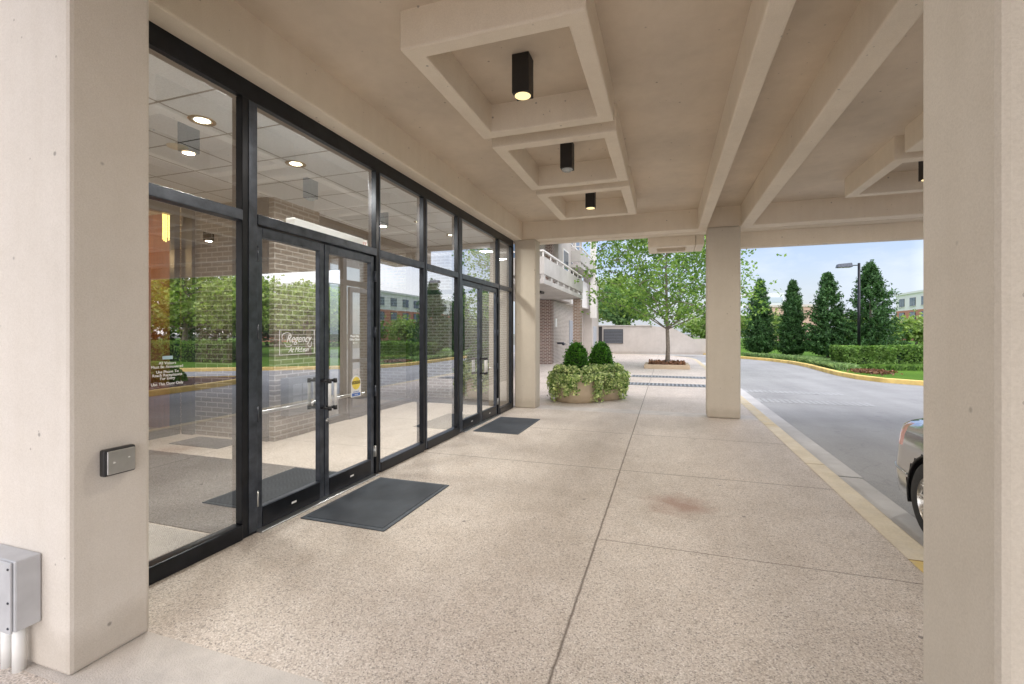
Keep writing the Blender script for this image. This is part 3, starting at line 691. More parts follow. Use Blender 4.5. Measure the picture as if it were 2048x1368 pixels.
# ------------------------------------------------------------------ planters with boxwood and ivy
def planter(cx, cy, r, hgt, lab, boxlab, ivylab, seed):
    t = thing('planter', lab, 'planter', (cx,cy,0), 'round concrete planters')
    MB().lathe([(0,.0),(r*.93,0),(r*.97,.02),(r,.10),(r,hgt-.03),(r-.012,hgt),(r-.06,hgt),(r-.07,hgt-.05)], (cx,cy,0), 48).build('pot', M['curbconc'], t)
    MB().lathe([(0,hgt-.05),(r-.065,hgt-.05)], (cx,cy,0), 24).build('soil', M['soil'], t)
    # clipped boxwood
    s = thing('boxwood_shrub', boxlab, 'shrub', (cx,cy,hgt-.05), 'clipped boxwood shrubs')
    Hh = 1.25-hgt+.05; Rr = .275; z0 = hgt-.05
    u = rng.uniform(0,2*math.pi,5200); v = rng.uniform(0,1,5200)
    rr = Rr*np.sqrt(np.clip(1-np.abs(v*1.0-.12)**2.3/.88**2.3*1.0,0,1))*(1+.05*np.sin(u*5+v*9)+rng.normal(0,.035,5200))
    P = np.stack([cx+rr*np.cos(u), cy+rr*np.sin(u), z0+v*Hh+rng.normal(0,.01,5200)],1)
    nr = unit(P-np.array([cx,cy,z0+Hh*.35])); P -= nr*rng.uniform(0,.05,5200)[:,None]
    leaf_object('foliage', P+nr*np.where(rng.uniform(0,1,5200)<.08, rng.uniform(.02,.07,5200), 0)[:,None], .026, M['leaf_box'], s, 1.5, nr, .35)
    prof = [(Rr*.86*math.sqrt(max(0,1-abs(q*1.0-.12)**2.3/.88**2.3)), z0+q*Hh*.95) for q in [0,.1,.25,.4,.55,.7,.82,.92,.98]]+[(0,z0+Hh*.95)]
    MB().lathe(prof, (cx,cy,0), 24).build('shade_core', M['darkcore'], s)  # solid dark core, painted as shade between the leaves
    # ivy: clumps that spill over the rim
    iv = thing('ivy_plant', ivylab, 'ivy', (cx,cy,hgt), 'variegated ivy')
    r_ = np.random.default_rng(seed); pts = []
    for k in range(260):
        q = r_.uniform(0,2*math.pi); fall = r_.choice([.15,.28,.42,.52], p=[.25,.25,.25,.25])*(1 if math.sin(2.3*q+seed*1.7) > -.55 else .35)*(1.0+.2*math.sin(3*q+seed))
        n = int(16+fall*80); tt = r_.uniform(0,1,n)
        ra = np.where(tt<.35, r*(.62+.42*tt/.35), r*1.04+.06*np.sin(tt*6+k)+.05*r_.uniform(0,1.6))
        zz = np.where(tt<.35, hgt+.03+(.07+.09*r_.uniform())*np.sin(tt/.35*2.6), hgt+.03-(tt-.35)/.65*fall)
        qq = q+r_.normal(0,.05,n)+(tt-.35)*r_.uniform(-.25,.25)
        pts.append(np.stack([cx+ra*np.cos(qq)+r_.normal(0,.012,n), cy+ra*np.sin(qq)+r_.normal(0,.012,n), np.maximum(zz+r_.normal(0,.015,n),.03)],1))
    P = np.concatenate(pts); nr = unit(P-np.array([cx,cy,hgt-.35]))
    leaf_object('foliage', P, .044, M['leaf_ivy'], iv, 1.15, nr, .5)
planter(-1.83,9.86,.465,.57,'front round concrete planter half hidden by trailing ivy','clipped dark green boxwood shrub in the front planter','variegated ivy spilling over the front planter',3)
planter(-1.38,10.42,.465,.57,'rear round concrete planter behind the front one','clipped boxwood shrub in the rear planter','variegated ivy spilling over the rear planter',8)

# ------------------------------------------------------------------ grates in the walkway
for y0,lb in ((13.3,'nearer strip of grey drain grating across the walkway'),(15.75,'farther strip of grey drain grating across the walkway')):
    t = thing('drain_grate', lb, 'drain grate', (0,y0+.3,0), 'drain grates in the walkway')
    x0,x1 = -1.1,1.25; box('drain_channel', simple('dark drain',(.06,.07,.08),.6,.3), t, x0,x1,y0,y0+.62,0,.004)
    m = MB(); x = x0
    while x < x1: m.box(x,x+.045,y0,y0+.62,.004,.010); x += .105
    for y in (y0,y0+.29,y0+.58): m.box(x0,x1,y,y+.04,.0045,.0115)
    m.build('grating', simple('grey grating',(.30,.33,.36),.6,.2), t)

# ------------------------------------------------------------------ street tree in its bed
tb = thing('tree_bed','low kerbed square bed with reddish planting around the street tree','planting bed',(.02,20.4,0))
rim1(-.85,.90,19.55,21.3,0,.17,.14).build('kerb', M['curbconc'], tb, .01)
box('soil', M['soil'], tb, -.71,.76,19.69,21.16,0,.13)
P = np.stack([rng.uniform(-.68,.74,2600), rng.uniform(19.7,21.1,2600),   .13+rng.uniform(0,1,2600)**1.5*.17*(.5+.5*np.sin(np.arange(2600)%37))],1)
leaf_object('bedding_plant', P, .075, M['leaf_red'], tb, 1.3)
def tree(name, label, x, y, H, crownR, zb, leafmat, bark, nl, lsize, cat='tree', trunk=.1, seed=1, layered=.25, nbr=26, group=None, zfork=None, lean=0, z0=0, spread=1.0, rise=.55):
    t = thing(name, label, cat, (x,y,z0), group); r_ = np.random.default_rng(seed)
    m = MB(); zf = zfork or zb
    top = Vector((x+lean, y, H*.96))
    pts = [Vector((x,y,z0)), Vector((x+.03,y,z0+(zf-z0)*.5)), Vector((x+lean*.3,y+.02,zf)), Vector((x+lean*.6-.05,y,(zf+H)/2)), top]
    m.tube(pts, [trunk*1.25,trunk,trunk*.85,trunk*.45,.012], 10)
    tips = []
    for k in range(nbr):
        f = (k+.5)/nbr; z = zb+(H-zb)*f*.9; q = k*2.4+r_.uniform(-.4,.4)
        rad = crownR*math.sqrt(max(.05,1-(abs(f-.32)/.72)**2))*r_.uniform(.75,1.1)
        a = Vector((x+lean*f, y, max(zf-.1, z-.45*rad*rise))); b = Vector((x+rad*math.cos(q)*spread, y+rad*math.sin(q)*spread, z+rad*rise*.25))
        mid = (a+b)/2+Vector((0,0,rad*.10))
        m.tube([a,mid,b], [trunk*.36*(1-f*.7),trunk*.2*(1-f*.6),.007], 6, False)
        for j in range(9):
            s_ = .3+.7*j/8; c = a.lerp(mid, s_*2) if s_ < .5 else mid.lerp(b, s_*2-1)
            tips.append((c, s_, rad))
            if j % 3 == 2:
                e = c+Vector((r_.normal()*.35*rad*.6, r_.normal()*.35*rad*.6, r_.uniform(-.05,.35)))
                m.tube([c,(c+e)/2+Vector((0,0,.04)),e],[.018,.012,.005],5,False); tips.append((e,1.0,rad)); tips.append(((c+e)/2,1.0,rad))
    m.build('trunk', bark, t)
    C = np.array([tuple(c) for c,_,_ in tips]); idx = r_.integers(0,len(C),nl)
    sg = .17*crownR
    P = C[idx]+np.stack([r_.normal(0,sg,nl), r_.normal(0,sg,nl), r_.normal(0,sg*layered,nl)],1)
    # sub-clumps
    cc = r_.normal(size=(len(C)*5,3))*np.array([sg,sg,sg*layered*1.2]); ci = r_.integers(0,5,nl)
    P = C[idx]+cc[idx*5+ci]+r_.normal(0,.085,(nl,3))*np.array([1,1,.6])*(crownR/2.6)
    P[:,2] = np.maximum(P[:,2], z0+.2)
    nr = np.tile(np.array([0,0,1.0]),(nl,1))
    leaf_object('crown', P, lsize, leafmat, t, 1.5, nr, .4)
    return t
tree('street_tree','young green maple with layered airy crown in the square bed', .05,20.4,6.5,3.25,1.85,M['leaf_tree'],M['bark'],15000,.09,trunk=.085,seed=5,layered=.30,nbr=38,zfork=1.7,rise=.6)

# ------------------------------------------------------------------ arborvitae row
def thuja(x,y,H,Rb,seed,label):
    t = thing('arborvitae_tree', label, 'tree', (x,y,0), 'row of dark arborvitae trees'); r_ = np.random.default_rng(seed)
    MB().tube([(x,y,0),(x,y,H*.5),(x,y,H*.93)],[.09,.06,.015],8).build('trunk', M['bark'], t)
    pts = []; nn = []
    nb = 720
    for k in range(nb):
        f = r_.uniform(0,1)**1.25; z = .05+f*H*.97; q = r_.uniform(0,2*math.pi)
        prof = 1.0*Rb*(1-f)**.68*(1-.25*math.exp(-f*14))
        L_ = prof*r_.uniform(.58,1.22)*(1+.14*math.sin(3*q+z*2.2+seed))+.05
        n = 26; s_ = r_.uniform(.4,1,n)
        up = .26*L_+.12
        bx_ = np.stack([x+L_*s_*math.cos(q), y+L_*s_*math.sin(q), z+up*s_**1.6],1)+r_.normal(0,.045,(n,3))*np.array([1,1,1.1])
        pts.append(bx_); nn.append(np.tile([math.cos(q)*.7,math.sin(q)*.7,.7],(n,1)))
    for k in range(14):
        q = r_.uniform(0,6.28); zz = H*r_.uniform(.86,1.0)
        n = 8; s_ = np.linspace(0,1,n); pts.append(np.stack([x+.17*s_*math.cos(q)+0*s_, y+.17*s_*math.sin(q), zz+.22*s_],1)); nn.append(np.tile([0,0,1.0],(n,1)))
    leaf_object('crown', np.concatenate(pts), .060, M['leaf_thuja'], t, 3.4, np.concatenate(nn), .3, droop=-.4)
for a in [(5.99,34.7,5.0,1.12,11,'leftmost dark arborvitae just right of the far column'),(7.66,33.6,4.75,1.0,12,'slim arborvitae second from the left in the row'),(9.12,32.0,5.0,1.28,13,'third arborvitae left of the lamp post'),(10.9,31.0,5.35,1.62,14,'broad tall arborvitae behind the lamp post, rightmost in the row')]:
    thuja(*a)

# ------------------------------------------------------------------ hedges, ground cover
def hedge(x0,x1,y0,y1,H,label,seed,n,z0=0):
    t = thing('hedge', label, 'hedge', ((x0+x1)/2,(y0+y1)/2,z0), 'clipped hedges on the lawn'); r_ = np.random.default_rng(seed)
    MB().box(x0+.1,x1-.1,y0+.1,y1-.1,z0,z0+H-.1).build('shade_core', M['darkcore'], t)  # dark box core, its colour stands for shade inside the hedge
    P = np.stack([r_.uniform(x0,x1,n), r_.uniform(y0,y1,n), r_.uniform(z0+.02,z0+H,n)],1); nr = np.zeros((n,3))
    ax = r_.choice(5,n,p=[.30,.06,.17,.17,.30])
    for k,(c,v,d) in enumerate(((1,y0,-1),(1,y1,1),(0,x0,-1),(0,x1,1),(2,z0+H,1))):
        s_ = ax == k; P[s_,c] = v-d*np.abs(r_.normal(0,.05,s_.sum())); nr[s_,c] = d
    P += .05*np.stack([np.sin(P[:,1]*5+seed)+np.sin(P[:,2]*7),np.sin(P[:,0]*4.3)+np.sin(P[:,2]*6),.9*np.sin(P[:,0]*3.1+P[:,1]*2.3)],1)
    leaf_object('foliage', P, .075, M['leaf_hedge'], t, 1.4, nr, .35)
hedge(7.0,8.8,22.6,24.3,.86,'light green clipped hedge block below the lamp post',1,9000)
hedge(9.0,13,23.5,25.2,.88,'darker clipped hedge block at the right edge',2,9000)
hedge(14.5,34,16.8,18.4,1.0,'long clipped hedge in front of the pines, reflected in the glass',3,16000)
def tufts(name,label,cat,poly,n,h,mat,seed,kind='stuff'):
    r_ = np.random.default_rng(seed); xs = np.array([p[0] for p in poly]); ys = np.array([p[1] for p in poly])
    V=[];F=[]
    k = 0
    while k < n:
        # sample along a path band: poly = [(x,y,halfwidth)]
        i = r_.integers(0,len(poly)-1); u = r_.uniform(); x = poly[i][0]*(1-u)+poly[i+1][0]*u; y = poly[i][1]*(1-u)+poly[i+1][1]*u; hw = poly[i][2]*(1-u)+poly[i+1][2]*u
        x += r_.uniform(-hw,hw); y += r_.uniform(-hw,hw)
        q = r_.uniform(0,6.28); hh = h*r_.uniform(.6,1.2); w_ = .012+.01*r_.uniform(); dx,dy = math.cos(q),math.sin(q); o_ = hh*r_.uniform(.2,.9)
        b = len(V); V += [(x-dy*w_,y+dx*w_,0),(x+dy*w_,y-dx*w_,0),(x+dx*o_*.4+dy*w_*.8,y+dy*o_*.4-dx*w_*.8,hh*.8),(x+dx*o_,y+dy*o_,hh*.75),(x+dx*o_*.4-dy*w_*.8,y+dy*o_*.4+dx*w_*.8,hh*.8)]
        F.append((b,b+1,b+2,b+3,b+4)); k += 1
    m = MB()._add(V,F); o = m.build(name, mat); tag(o,label,cat,None,kind); return o
tufts('ground_cover','strappy pale green ground cover between the yellow kerb and the evergreens','ground cover',[(5.0,32.3,.35),(6.6,29.0,.5),(7.1,26.5,.6),(6.75,23.0,.35),(6.7,21.4,.35)],9000,.24,M['grassy'],1)
tufts('ground_cover','bright green grassy edging below the right hedge','ground cover',[(7.7,21.9,.4),(9.2,22.3,.45),(11,22.9,.5),(13,23.0,.5)],7000,.22,M['leaf_hedge'],2)
P = np.stack([7.15+rng.normal(0,.25,1300),20.2+rng.normal(0,.4,1300),rng.uniform(.01,.09,1300)],1)
o = leaf_object('flower_bed', P, .07, M['leaf_red'], None, 1.3); tag(o,'patch of reddish bedding beside the yellow kerb','flower bed')
# island shrubs and stones seen in the glass
def mound(x,y,r,h,label,seed,mat='leaf_hedge',n=3500):
    t = thing('low_shrub', label, 'shrub', (x,y,0), 'low shrubs on the drive island'); r_ = np.random.default_rng(seed)
    d = unit(r_.normal(size=(n,3))); d[:,2] = np.abs(d[:,2]); P = np.array([x,y,0])+d*np.array([r,r,h])*r_.uniform(.8,1.03,n)[:,None]
    leaf_object('foliage', P, .07, M[mat], t, 1.4, d, .35)
    MB().lathe([(r*.8,0),(r*.75,h*.4),(r*.5,h*.7),(0,h*.85)],(x,y,0),16).build('shade_core', M['darkcore'], t)  # dark core painted as the shaded inside of the mound
mound(8.6,9.6,.75,.55,'low clipped shrub at the tip of the drive island',1)
mound(10.2,8.4,.85,.6,'wider low shrub farther along the drive island',2,'leaf_dark')
mound(12.3,8.0,.9,.6,'low shrub at the far side of the drive island',3)
r_ = np.random.default_rng(5); m = MB()
for k in range(700):
    x,y = r_.uniform(6.75,12),r_.uniform(3,9.5); s_ = r_.uniform(.04,.1)
    vs = [(x+s_*math.cos(q+.3*k)*r_.uniform(.7,1),y+s_*math.sin(q+.3*k)*r_.uniform(.7,1),z) for z in (.0,.5*s_) for q in (0,1.26,2.5,3.8,5.0)]
    vs.append((x,y,.75*s_)); m._add(vs,[(0,1,6,5),(1,2,7,6),(2,3,8,7),(3,4,9,8),(4,0,5,9),(5,6,10),(6,7,10),(7,8,10),(8,9,10),(9,5,10)])
tag(m.build('river_stones', simple('river stone',(.36,.32,.29),.8,0,.35,3)),'loose river stones covering the drive island','stones',None,'stuff')

# pines and dark trees beyond the drive (seen reflected)
for i,(x,y,H,Rr) in enumerate(((16.5,24.5,4.5,2.5),(20.0,23.0,5.2,2.7),(24.0,21.8,7.4,3.2),(28.5,19.8,9.0,3.6),(33,18.5,10,3.8))):
    tree('pine_tree', ['short rounded pine at the left end of the reflected pines','second pine with pale trunk behind the long hedge','middle tall pine behind the long hedge','tall spreading pine behind the long hedge','last and tallest pine at the end of the row'][i], x,y,H,Rr,1.7,M['leaf_pine'],M['pinebark'],9000,.15,seed=30+i,trunk=.17,layered=.4,nbr=30,group='pines beyond the drive',rise=.25)
for i,(x,y,H) in enumerate(((34,25,8.5),(40,22,9.5),(39,36,6.8),(35,40,5.0),(30,42,3.6))):
    tree('broadleaf_tree', ['dark broadleaf tree behind the middle pine','dark broadleaf tree behind the tall pines','far dark tree behind the middle pine','smaller far tree behind the second pine','lowest far tree behind the short rounded pine'][i], x,y,H,4.2,1.0,M['leaf_dark'],M['bark'],10000,.22,seed=50+i,trunk=.2,layered=.9,nbr=28,group='dark trees behind the pines')
# trees in the distance
for i,(x,y,H,mm) in enumerate(((26,62,2.6,'leaf_pale'),(31,60,3.0,'leaf_pale'),(36,58,2.8,'leaf_hedge'),(22,66,3.0,'leaf_pale'),(41,52,1.9,'leaf_pale'),(14,70,3.4,'leaf_pale'))):
    tree('distant_tree', ['pale distant tree in front of the apartments','taller pale tree at the apartments near the right edge','rounder green tree by the apartment corner','small pale tree left of the apartments','pale tree at the near end of the apartments','distant pale tree between far column and evergreens'][i], x,y,H,2.8,.8,M[mm],M['bark'],3800,.24,seed=70+i,trunk=.12,layered=.9,nbr=16,group='distant trees')
# trees above the ramp wall
for i,(x,y,H,Rr,mm) in enumerate(((-3.9,38.9,6.2,1.7,'leaf_pale'),(-6.6,41,6.0,2.2,'leaf_pale'),(3.5,46,2.7,2.2,'leaf_pale'),(6,50,2.9,2.2,'leaf_pale'))):
    tree('background_tree', ['bushy green tree rising behind the garage wall','pale tree beside the apartment block corner','pale tree beyond the sloping ramp wall','bright tree beyond the low wall by the far column'][i], x,y,H,Rr,2.3 if i < 2 else 1.0,M[mm],M['bark'],6000,.15,seed=94+i,trunk=.12,layered=.5,nbr=20,rise=.9)
t = thing('trailing_shrub','soft dark green shrub hanging over the garage wall','shrub',(-2.7,33.6,1.9))
n = 7000; q = rng.uniform(0,6.28,n); d = unit(rng.normal(size=(n,3)))
P = np.array([-2.9,33.7,3.4])+d*np.array([2.3,1.1,1.55])*(rng.uniform(.5,1,n)*(.85+.22*np.sin(d[:,0]*6+d[:,2]*5)))[:,None]+rng.normal(0,.08,(n,3))
leaf_object('foliage', P, .14, foliage('blue green shrub',(.09,.21,.09),(.30,.46,.22),.35,.9), t, 2.2, d, .3)

# ------------------------------------------------------------------ garage wall and ramp
gw = thing('garage_wall','pale concrete garage wall with louvered vent and sloping end','wall',(-1.2,33.2,0))
m = MB(); pr = [(-5.2,-.13),(1.85,-.13),(1.85,1.0),(.45,1.78),(-.9,1.92),(-5.2,1.92)]
m._add([(x,y,z) for y in (33.15,33.5) for x,z in pr], [tuple(range(6)),tuple(range(11,5,-1))]+[((i+1)%6,i,6+i,6+(i+1)%6) for i in range(6)])
m.build('wall', M['conc'], gw)
m = MB(); m.box(-4.2,-2.85,33.1,33.148,.72,1.72); m.build('vent_recess', simple('dark slate',(.05,.055,.065),.5), gw)
m = MB()
for k in range(9): m.box(-4.15,-2.9,33.07,33.10,.76+k*.105,.82+k*.105)
m.build('louver', simple('louver grey',(.13,.14,.16),.5,.3), gw)
box('opening_shade', M['black'], gw, -4.54,-4.3,33.12,33.149,.0,1.9)  # black box standing in for the shade inside the opening
box('coping', M['conc2'], gw, -5.2,-.9,33.08,33.5,1.921,2.0,bevel=.01)
struct(MB().box(-5.2,6.0,33.12,33.149,-.1,-.0).build('wall_base', M['gutter']))
lw = box('low_wall', M['conc'], None, 1.86,3.6,35.0,35.3,-.1,1.05); tag(lw,'low pale wall beyond the end of the ramp','wall')

# ------------------------------------------------------------------ neighbouring apartment block on the left
ap = thing('apartment_block','pale brick apartment block with concrete balconies along the walkway','building',(-6,20,0))
box('brick_wall', M['greybrick'], ap, -7,-4.62,9.4,14.0,0,3.2)
box('brick_wall', M['brownbrick'], ap, -6.6,-5.08,21.0,21.5,0,3.0)
box('brick_wall', M['greybrick'], ap, -7,-5.1,21.5,30.5,0,3.0)
box('brick_pier', M['tanbrick'], ap, -4.05,-3.72,21.0,21.5,0,3.0)
box('side_wall', M['conc'], ap, -5.1,-4.55,30.0,33.1,0,5.2)
box('white_wall', M['mortar_white'], ap, -7,-4.75,24.2,30.0,3.0,4.6)
def balcony(x1,y0,y1,z,h=.55,rail=True):
    s = box('balcony', M['conc2'], ap, x1-1.8,x1,y0,y1,z,z+.16,bevel=.01)
    m = MB(); m.box(x1-.09,x1+.01,y0,y1,z+.30,z+.30+h); m.box(x1-1.6,x1-.09,y0,y0+.1,z+.30,z+.30+h); m.box(x1-1.6,x1-.09,y1-.1,y1,z+.30,z+.30+h); m.build('balcony_panel', M['conc2'], s, .008)
    m = MB(); n = 7
    for k in range(n+1):
        y = y0+.02+(y1-y0-.25)*k/n; m.box(x1-.10,x1-.01,y,y+.22,z+.16,z+.30)
    m.build('panel_foot', M['conc2'], s)
    if rail:
        m = MB(); zt = z+.30+h
        for k in range(n+1):
            y = y0+.04+(y1-y0-.1)*k/n; m.box(x1-.06,x1-.02,y,y+.04,zt,zt+.17)
        m.box(x1-.075,x1-.005,y0,y1,zt+.17,zt+.22); m.box(x1-1.6,x1-.075,y0,y0+.06,zt+.17,zt+.22)
        m.build('railing', M['mortar_white'], s)
    return s
balcony(-3.67,14.2,21.4,3.02,.56); balcony(-3.67,14.2,21.4,5.92,.56)
balcony(-4.3,24.4,29.2,4.95,.6)
box('upper_wall', M['greybrick'], ap, -8,-5.2,9.4,30.0,3.2,11)
box('party_pier', M['brownbrick'], ap, -5.2,-4.9,20.4,20.9,3.2,9)
box('upper_wall', M['conc'], ap, -5.2,-4.8,21.3,24.3,3.05,11)
for y in (15.2,17.6,22.2,25.4,27.6):
    xx = -5.199 if y < 21 or y > 24.3 else -4.799
    for z in (3.5 if y < 21 else 3.9,6.5):
        wdw = box('window', M['mortar_white'], ap, xx,xx+.05,y,y+1.3,z,z+1.7)
        box('pane', simple('window glass',(.12,.15,.18),.08,.3), wdw, xx+.05,xx+.054,y+.08,y+1.22,z+.08,z+1.62)
box('column', M['mortar_white'], ap, -4.55,-4.2,29.3,29.65,2.4,9.5)
box('service_door', simple('grey door',(.34,.36,.40),.5), ap, -5.1,-5.06,25.3,26.3,0,2.15)
sg = box('wall_sign', M['white'], ap, -5.1,-5.08,21.9,22.25,1.75,2.15)
m = MB()
for k in range(4): m.box(-5.06,-5.04,26.5,26.8,1.25+k*.22,1.36+k*.22)
m.build('wall_vent', M['black'], ap)
wl = box('soffit_light', M['metal'], ap, -4.7,-4.4,16.6,17.1,2.94,3.02)
box('louver_panel', simple('pale louver',(.45,.48,.52),.5,.1), ap, -4.549,-4.52,30.6,31.9,0,1.9)
sp_ = MB(); sp_.tube([(-5.08,22.3,.95),(-4.75,22.3,.95)],.05,8); sp_.tube([(-4.78,22.2,.90),(-4.78,22.7,.90)],.05,8); sp_.build('standpipe', M['metal_edge'], ap)

# ------------------------------------------------------------------ far apartments on the right
def apartments(name,label,x,y0,y1,z1,zb,depth,step,redz):
    t = thing(name,label,'building',(x,(y0+y1)/2,0))
    box('wall', simple('white render',(.93,.91,.87),.8,0,.03), t, x,x+depth,y0,y1,redz,z1)
    box('brick_base', simple('red brick far',(.58,.25,.17),.85,0,.1), t, x,x+depth,y0,y1,zb,redz)
    box('parapet', simple('white coping',(.93,.91,.87),.8,0,.03), t, x-.25,x+depth,y0-.2,y1+.2,z1,z1+.4)
    box('end_bay', M['conc'], t, x-1.2,x,y0+6,y0+11,zb,z1+.7)
    y = y0+1.5
    gl = simple('far window glass',(.16,.20,.25),.1,.2)
    while y < y1-2.5:
        if not (y0+4 < y < y0+11.2):
            for z in (1.2,4.0,6.8):
                if z+1.6 < z1:
                    w_ = box('window', M['metal_edge'], t, x-.08,x-.001,y,y+2.2,z,z+1.6)
                    box('pane', gl, w_, x-.10,x-.081,y+.08,y+1.05,z+.08,z+1.52); box('pane', gl, w_, x-.10,x-.081,y+1.15,y+2.12,z+.08,z+1.52)
                    box('sill', M['mortar_white'], w_, x-.16,x-.0,y-.1,y+2.3,z-.14,z-.01)
        y += step
    return t
apartments('apartment_building','white and red brick apartment building in the distance at right',46,60,118,9.2,-1,14,4.4,6.0)
t = thing('office_building','pale office tower far behind the evergreen row','building',(24,150,0))
box('wall', simple('hazy pale facade',(.55,.58,.62),.7), t, 14,32,150,165,-1,13)
for k in range(4): box('window_band', simple('hazy glass',(.35,.42,.5),.3), t, 14.3,31.7,149.9,149.999,1.5+k*2.9,3.0+k*2.9)
t = thing('office_building','low brick building glimpsed between the first evergreens','building',(22,96,0))
box('wall', simple('hazy brick',(.48,.33,.27),.8), t, 18,27,96,104,-1,6.2); box('roof', M['conc'], t, 17.8,27.2,95.8,104.2,6.201,6.6)

# ------------------------------------------------------------------ lamp post
lp = thing('street_lamp','dark grey lamp post with a single box head above the hedge','street lamp',(8.72,26.1,0))
m = MB(); m.tube([(8.72,26.1,0),(8.72,26.1,4.78)],[.075,.055],12); m.build('pole', M['metal'], lp)
MB().box(8.17,8.73,26.07,26.13,4.66,4.70).build('arm', M['metal'], lp)
hd = MB()._add([(7.80,25.92,4.60),(8.43,25.92,4.60),(8.43,26.28,4.60),(7.80,26.28,4.60),(7.84,25.96,4.76),(8.40,25.96,4.80),(8.40,26.24,4.80),(7.84,26.24,4.76)],[(0,3,2,1),(4,5,6,7),(0,1,5,4),(1,2,6,5),(2,3,7,6),(3,0,4,7)]).build('lamp_head', M['metal_edge'], lp, .01)
MB().box(7.86,8.36,25.98,26.22,4.585,4.599).build('lens', M['galv'], hd)

# ------------------------------------------------------------------ parked car (local: +y towards its tail)
car = thing('parked_car','silver sedan parked at the kerb behind the right column, tail showing','car',(2.755,2.70,-.12)); car.scale = (1,1,.90)
def m_paint():
    m, nt, out = newmat('silver car paint'); v = coords(nt)
    p = principled(nt, out, ramp(nt, noise(nt,v,900,2), [(.3,(.50,.52,.55)),(.7,(.62,.64,.67))]), .18, .92, None, 0, 0, .5, 1.0); p.inputs['Coat Roughness'].default_value = .03; return m
M['paint'] = m_paint(); M['tyre'] = simple('tyre rubber',(.022,.022,.023),.75,0,.2,40,.3); M['alloy'] = simple('alloy',(.62,.60,.56),.25,.9,.05)
M['cglass'] = simple('tinted car glass',(.02,.025,.03),.04,0,.05,3,.0,.8); M['tail'] = simple('tail lamp red',(.58,.27,.25),.12,0,.1,40,.05,.7,1)
Lh = 2.36; W = .90
def wid(y):   # half width along the car
    e = abs(y)/Lh; return W*(1-.24*max(0,(e-.86)/.14)**2.2-.015*e)
def belt(y): return .93-.03*abs(y)+(0.04 if y > 0 else -.12*max(0,(-y-1.0)))
def topz(y):
    pts = [(-2.36,.62),(-2.2,.74),(-1.2,.96),(-.95,1.0),(-.15,1.38),(.35,1.44),(.9,1.40),(1.65,1.08),(1.9,1.03),(2.25,.99),(2.36,.90)]
    for (a,b),(c,d) in zip(pts,pts[1:]):
        if a <= y <= c: return b+(d-b)*(y-a)/(c-a)
    return .6
ys = np.linspace(-Lh,Lh,95)
def section(y):
    w_ = wid(y); b = min(belt(y), topz(y)-.03); tz = topz(y); cabin = max(0,tz-(b+.10))
    endk = max(0,(abs(y)/Lh-.93)/.07); lo = .20+.16*endk
    side = [(w_-.10,lo),(w_-.02,lo+.05),(w_-.005,.34+.1*endk),(w_+.004,.44+.06*endk),(w_,.52),(w_-.006,.58),(w_-.012,.64),(w_-.014,.70),(w_-.03,b-.10),(w_-.055,b-.03),(w_-.10,b)]
    if cabin > .02: up = [(w_-.10-.22*cabin*t_*1.1,b+(tz-.05-b)*t_) for t_ in (.25,.5,.75,1)]; xr = up[-1][0]; up += [(xr*.93,tz-.02),(xr*.6,tz),(0,tz+.01)]
    else: up = [(w_-.13,b+.01),(w_-.17,b+.02),(w_-.22,b+.025),(w_-.27,tz-.01),(w_*.6,tz),(w_*.35,tz+.01),(0,tz+.013)]
    return side+up
secs = [section(y) for y in ys]; ns = len(secs[0])
WY = (1.50,-1.42); WR = .34
def body_mesh(sel, side=0):
    m = MB(); vs = []; idx = {}
    for sx in (1,-1):
        for i,y in enumerate(ys):
            for j,(x,z) in enumerate(secs[i]): vs.append((sx*x,y,z))
    F = []
    for k,sx in enumerate((1,-1)):
        if side and sx != side: continue
        o_ = k*len(ys)*ns
        for i in range(len(ys)-1):
            for j in range(ns-1):
                yc = (ys[i]+ys[i+1])/2; zc = (secs[i][j][1]+secs[i][j+1][1]+secs[i+1][j][1]+secs[i+1][j+1][1])/4
                arch = any(math.hypot(yc-wy,zc-WR) < .395 for wy in WY) and j < 8
                cab = topz(yc)-(belt(yc)+.10) > .06
                isg = cab and ((10 <= j <= 13 and -.75 < yc < 1.55 and not (abs(yc-.35) < .04 or abs(yc-1.25) < .03)) or (j >= 14 and (-.93 < yc < -.2 or .95 < yc < 1.62)))
                tail = (yc > 1.98 and 7 <= j <= 9)
                if tail and yc < 2.02: tail = False
                kind = 'arch' if arch else 'glass' if isg else 'tail' if tail else 'body'
                if kind != sel: continue
                a,b,c,d = o_+i*ns+j, o_+(i+1)*ns+j, o_+(i+1)*ns+j+1, o_+i*ns+j+1
                F.append((a,b,c,d) if sx > 0 else (d,c,b,a))
    if sel == 'body':
        for i,fl in ((0,1),(len(ys)-1,-1)):
            a = [i*ns+j for j in range(ns)]; b = [len(ys)*ns+i*ns+j for j in range(ns)]
            for j in range(ns-1): F.append((a[j],a[j+1],b[j+1],b[j]) if fl > 0 else (b[j],b[j+1],a[j+1],a[j]))
    m._add(vs,F,True); return m
bd = body_mesh('body').build('body', M['paint'], car, world=False)
body_mesh('glass').build('window', M['cglass'], car, world=False)
for sd_ in (1,-1): body_mesh('tail',sd_).build('tail_lamp', M['tail'], car, world=False)
for o_ in car.children:   # drop unused vertices
    bmm = bmesh.new(); bmm.from_mesh(o_.data); bmesh.ops.delete(bmm, geom=[v for v in bmm.verts if not v.link_faces], context='VERTS')
    if o_.name.startswith('body'): bmesh.ops.remove_doubles(bmm, verts=bmm.verts, dist=.0005)
    bmm.to_mesh(o_.data); bmm.free()
MB().box(-.78,.78,-2.2,2.2,.19,.30).box(-.55,.55,-2.0,2.0,.30,.62).build('underbody', M['black'], car, .02, world=False)
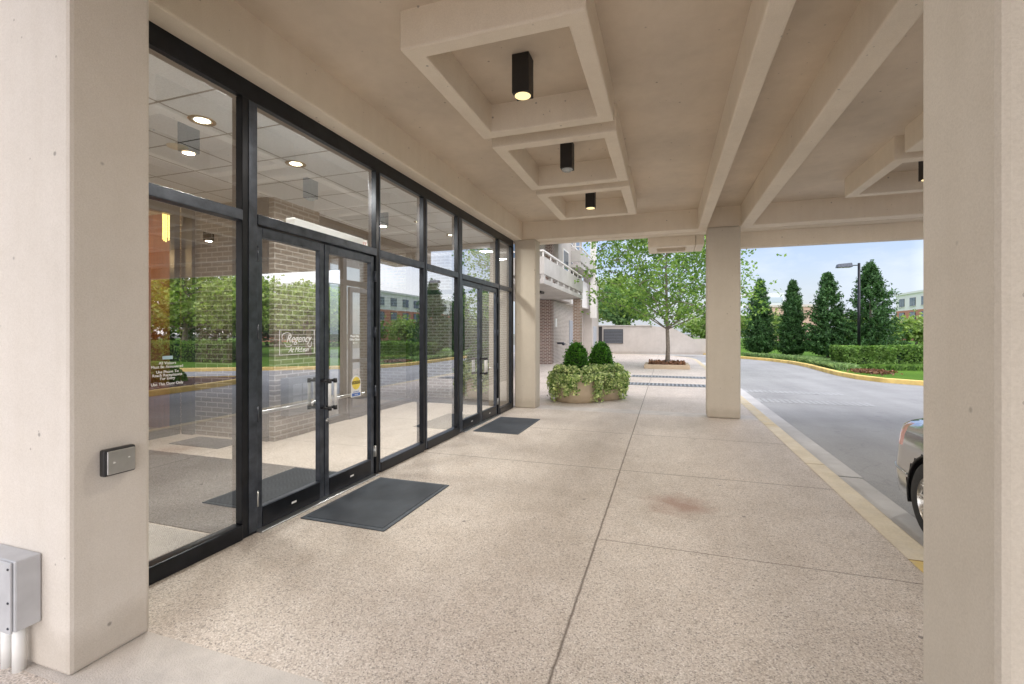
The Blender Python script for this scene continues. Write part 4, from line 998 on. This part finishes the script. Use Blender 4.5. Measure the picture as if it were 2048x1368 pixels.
for wy in WY:
    for sx in (-1,1):
        # arch lip, dark well, tyre, rim with spokes
        m = MB(); pts = [(sx*(wid(wy+.385*math.cos(q))-.001),wy+.385*math.cos(q),WR+.385*math.sin(q)) for q in np.linspace(-.25,math.pi+.25,25)]
        m.tube(pts,.009,6); m.build('wheel_arch', M['black'], car, world=False)
        m = MB(); qs = np.linspace(-.3,math.pi+.3,20)
        vs = [(sx*xx,wy+.39*math.cos(q),WR+.39*math.sin(q)) for xx in (.5,.895) for q in qs]+[(sx*.5,wy,WR)]
        m._add(vs,[(i,i+1,21+i,20+i) for i in range(19)]+[(i,i+1,40) for i in range(19)]); m.build('wheel_well', M['black'], car, world=False)
        wh = bpy.data.objects.new('wheel',None); col.objects.link(wh); wh.parent = car; wh.location = (sx*.80,wy,WR)
        tp = [(.215,-.10),(.235,-.105),(.295,-.105),(.332,-.085),(WR,-.06),(WR,.06),(.332,.085),(.295,.105),(.235,.105),(.215,.10)]
        wh.name = 'wheel'
        m = MB(); m.lathe(tp,(0,0,0),40,'x'); m.build('tyre', M['tyre'], wh, world=False)
        m = MB(); m.lathe([(.212,-.09),(.200,-.05),(.195,.03),(.208,.085*1),(.218,.1)] if sx > 0 else [(.212,.09),(.200,.05),(.195,-.03),(.208,-.085),(.218,-.1)],(0,0,0),40,'x')
        m.lathe([(0,sx*.072),(.035,sx*.070),(.045,sx*.055),(.045,0)],(0,0,0),20,'x')
        for k in range(10):
            q = 2*math.pi*k/10; c_,s_ = math.cos(q),math.sin(q)
            for dq in (-.07,.07):
                q2 = q+dq; m.tube([(sx*.062,.035*c_,.035*s_),(sx*.078,.12*math.cos(q2*.5+q*.5),.12*math.sin(q2*.5+q*.5)),(sx*.082,.205*math.cos(q2),.205*math.sin(q2))],[.010,.008,.009],6,False)
        m.build('rim', M['alloy'], wh, world=False)
        MB().lathe([(0,sx*.0),(.17,sx*.0),(.17,sx*.012),(0,sx*.012)],(0,0,0),24,'x').build('brake_disc', M['metal_edge'], wh, world=False)
for sx in (-1,1):
    MB().tube([(sx*(wid(y_)+.004),y_,.47+.03*(y_-1.85)/.45) for y_ in (1.88,1.98,2.08,2.18,2.28)],.010,6).build('bumper_trim', M['silver'], car, world=False)
    MB().box(sx*.55-.18,sx*.55+.18,-2.34,-2.26,.60,.70).build('headlight', M['galv'], car, .02, world=False)
    for y in (-.3,.72): MB().box(sx*.892-.012,sx*.892+.012,y,y+.2,.80,.825).build('door_handle', M['paint'], car, .006, world=False)
    MB().box(sx*.93-.09,sx*.93+.09,-.82,-.68,.93,1.05).build('wing_mirror', M['paint'], car, .03, world=False)
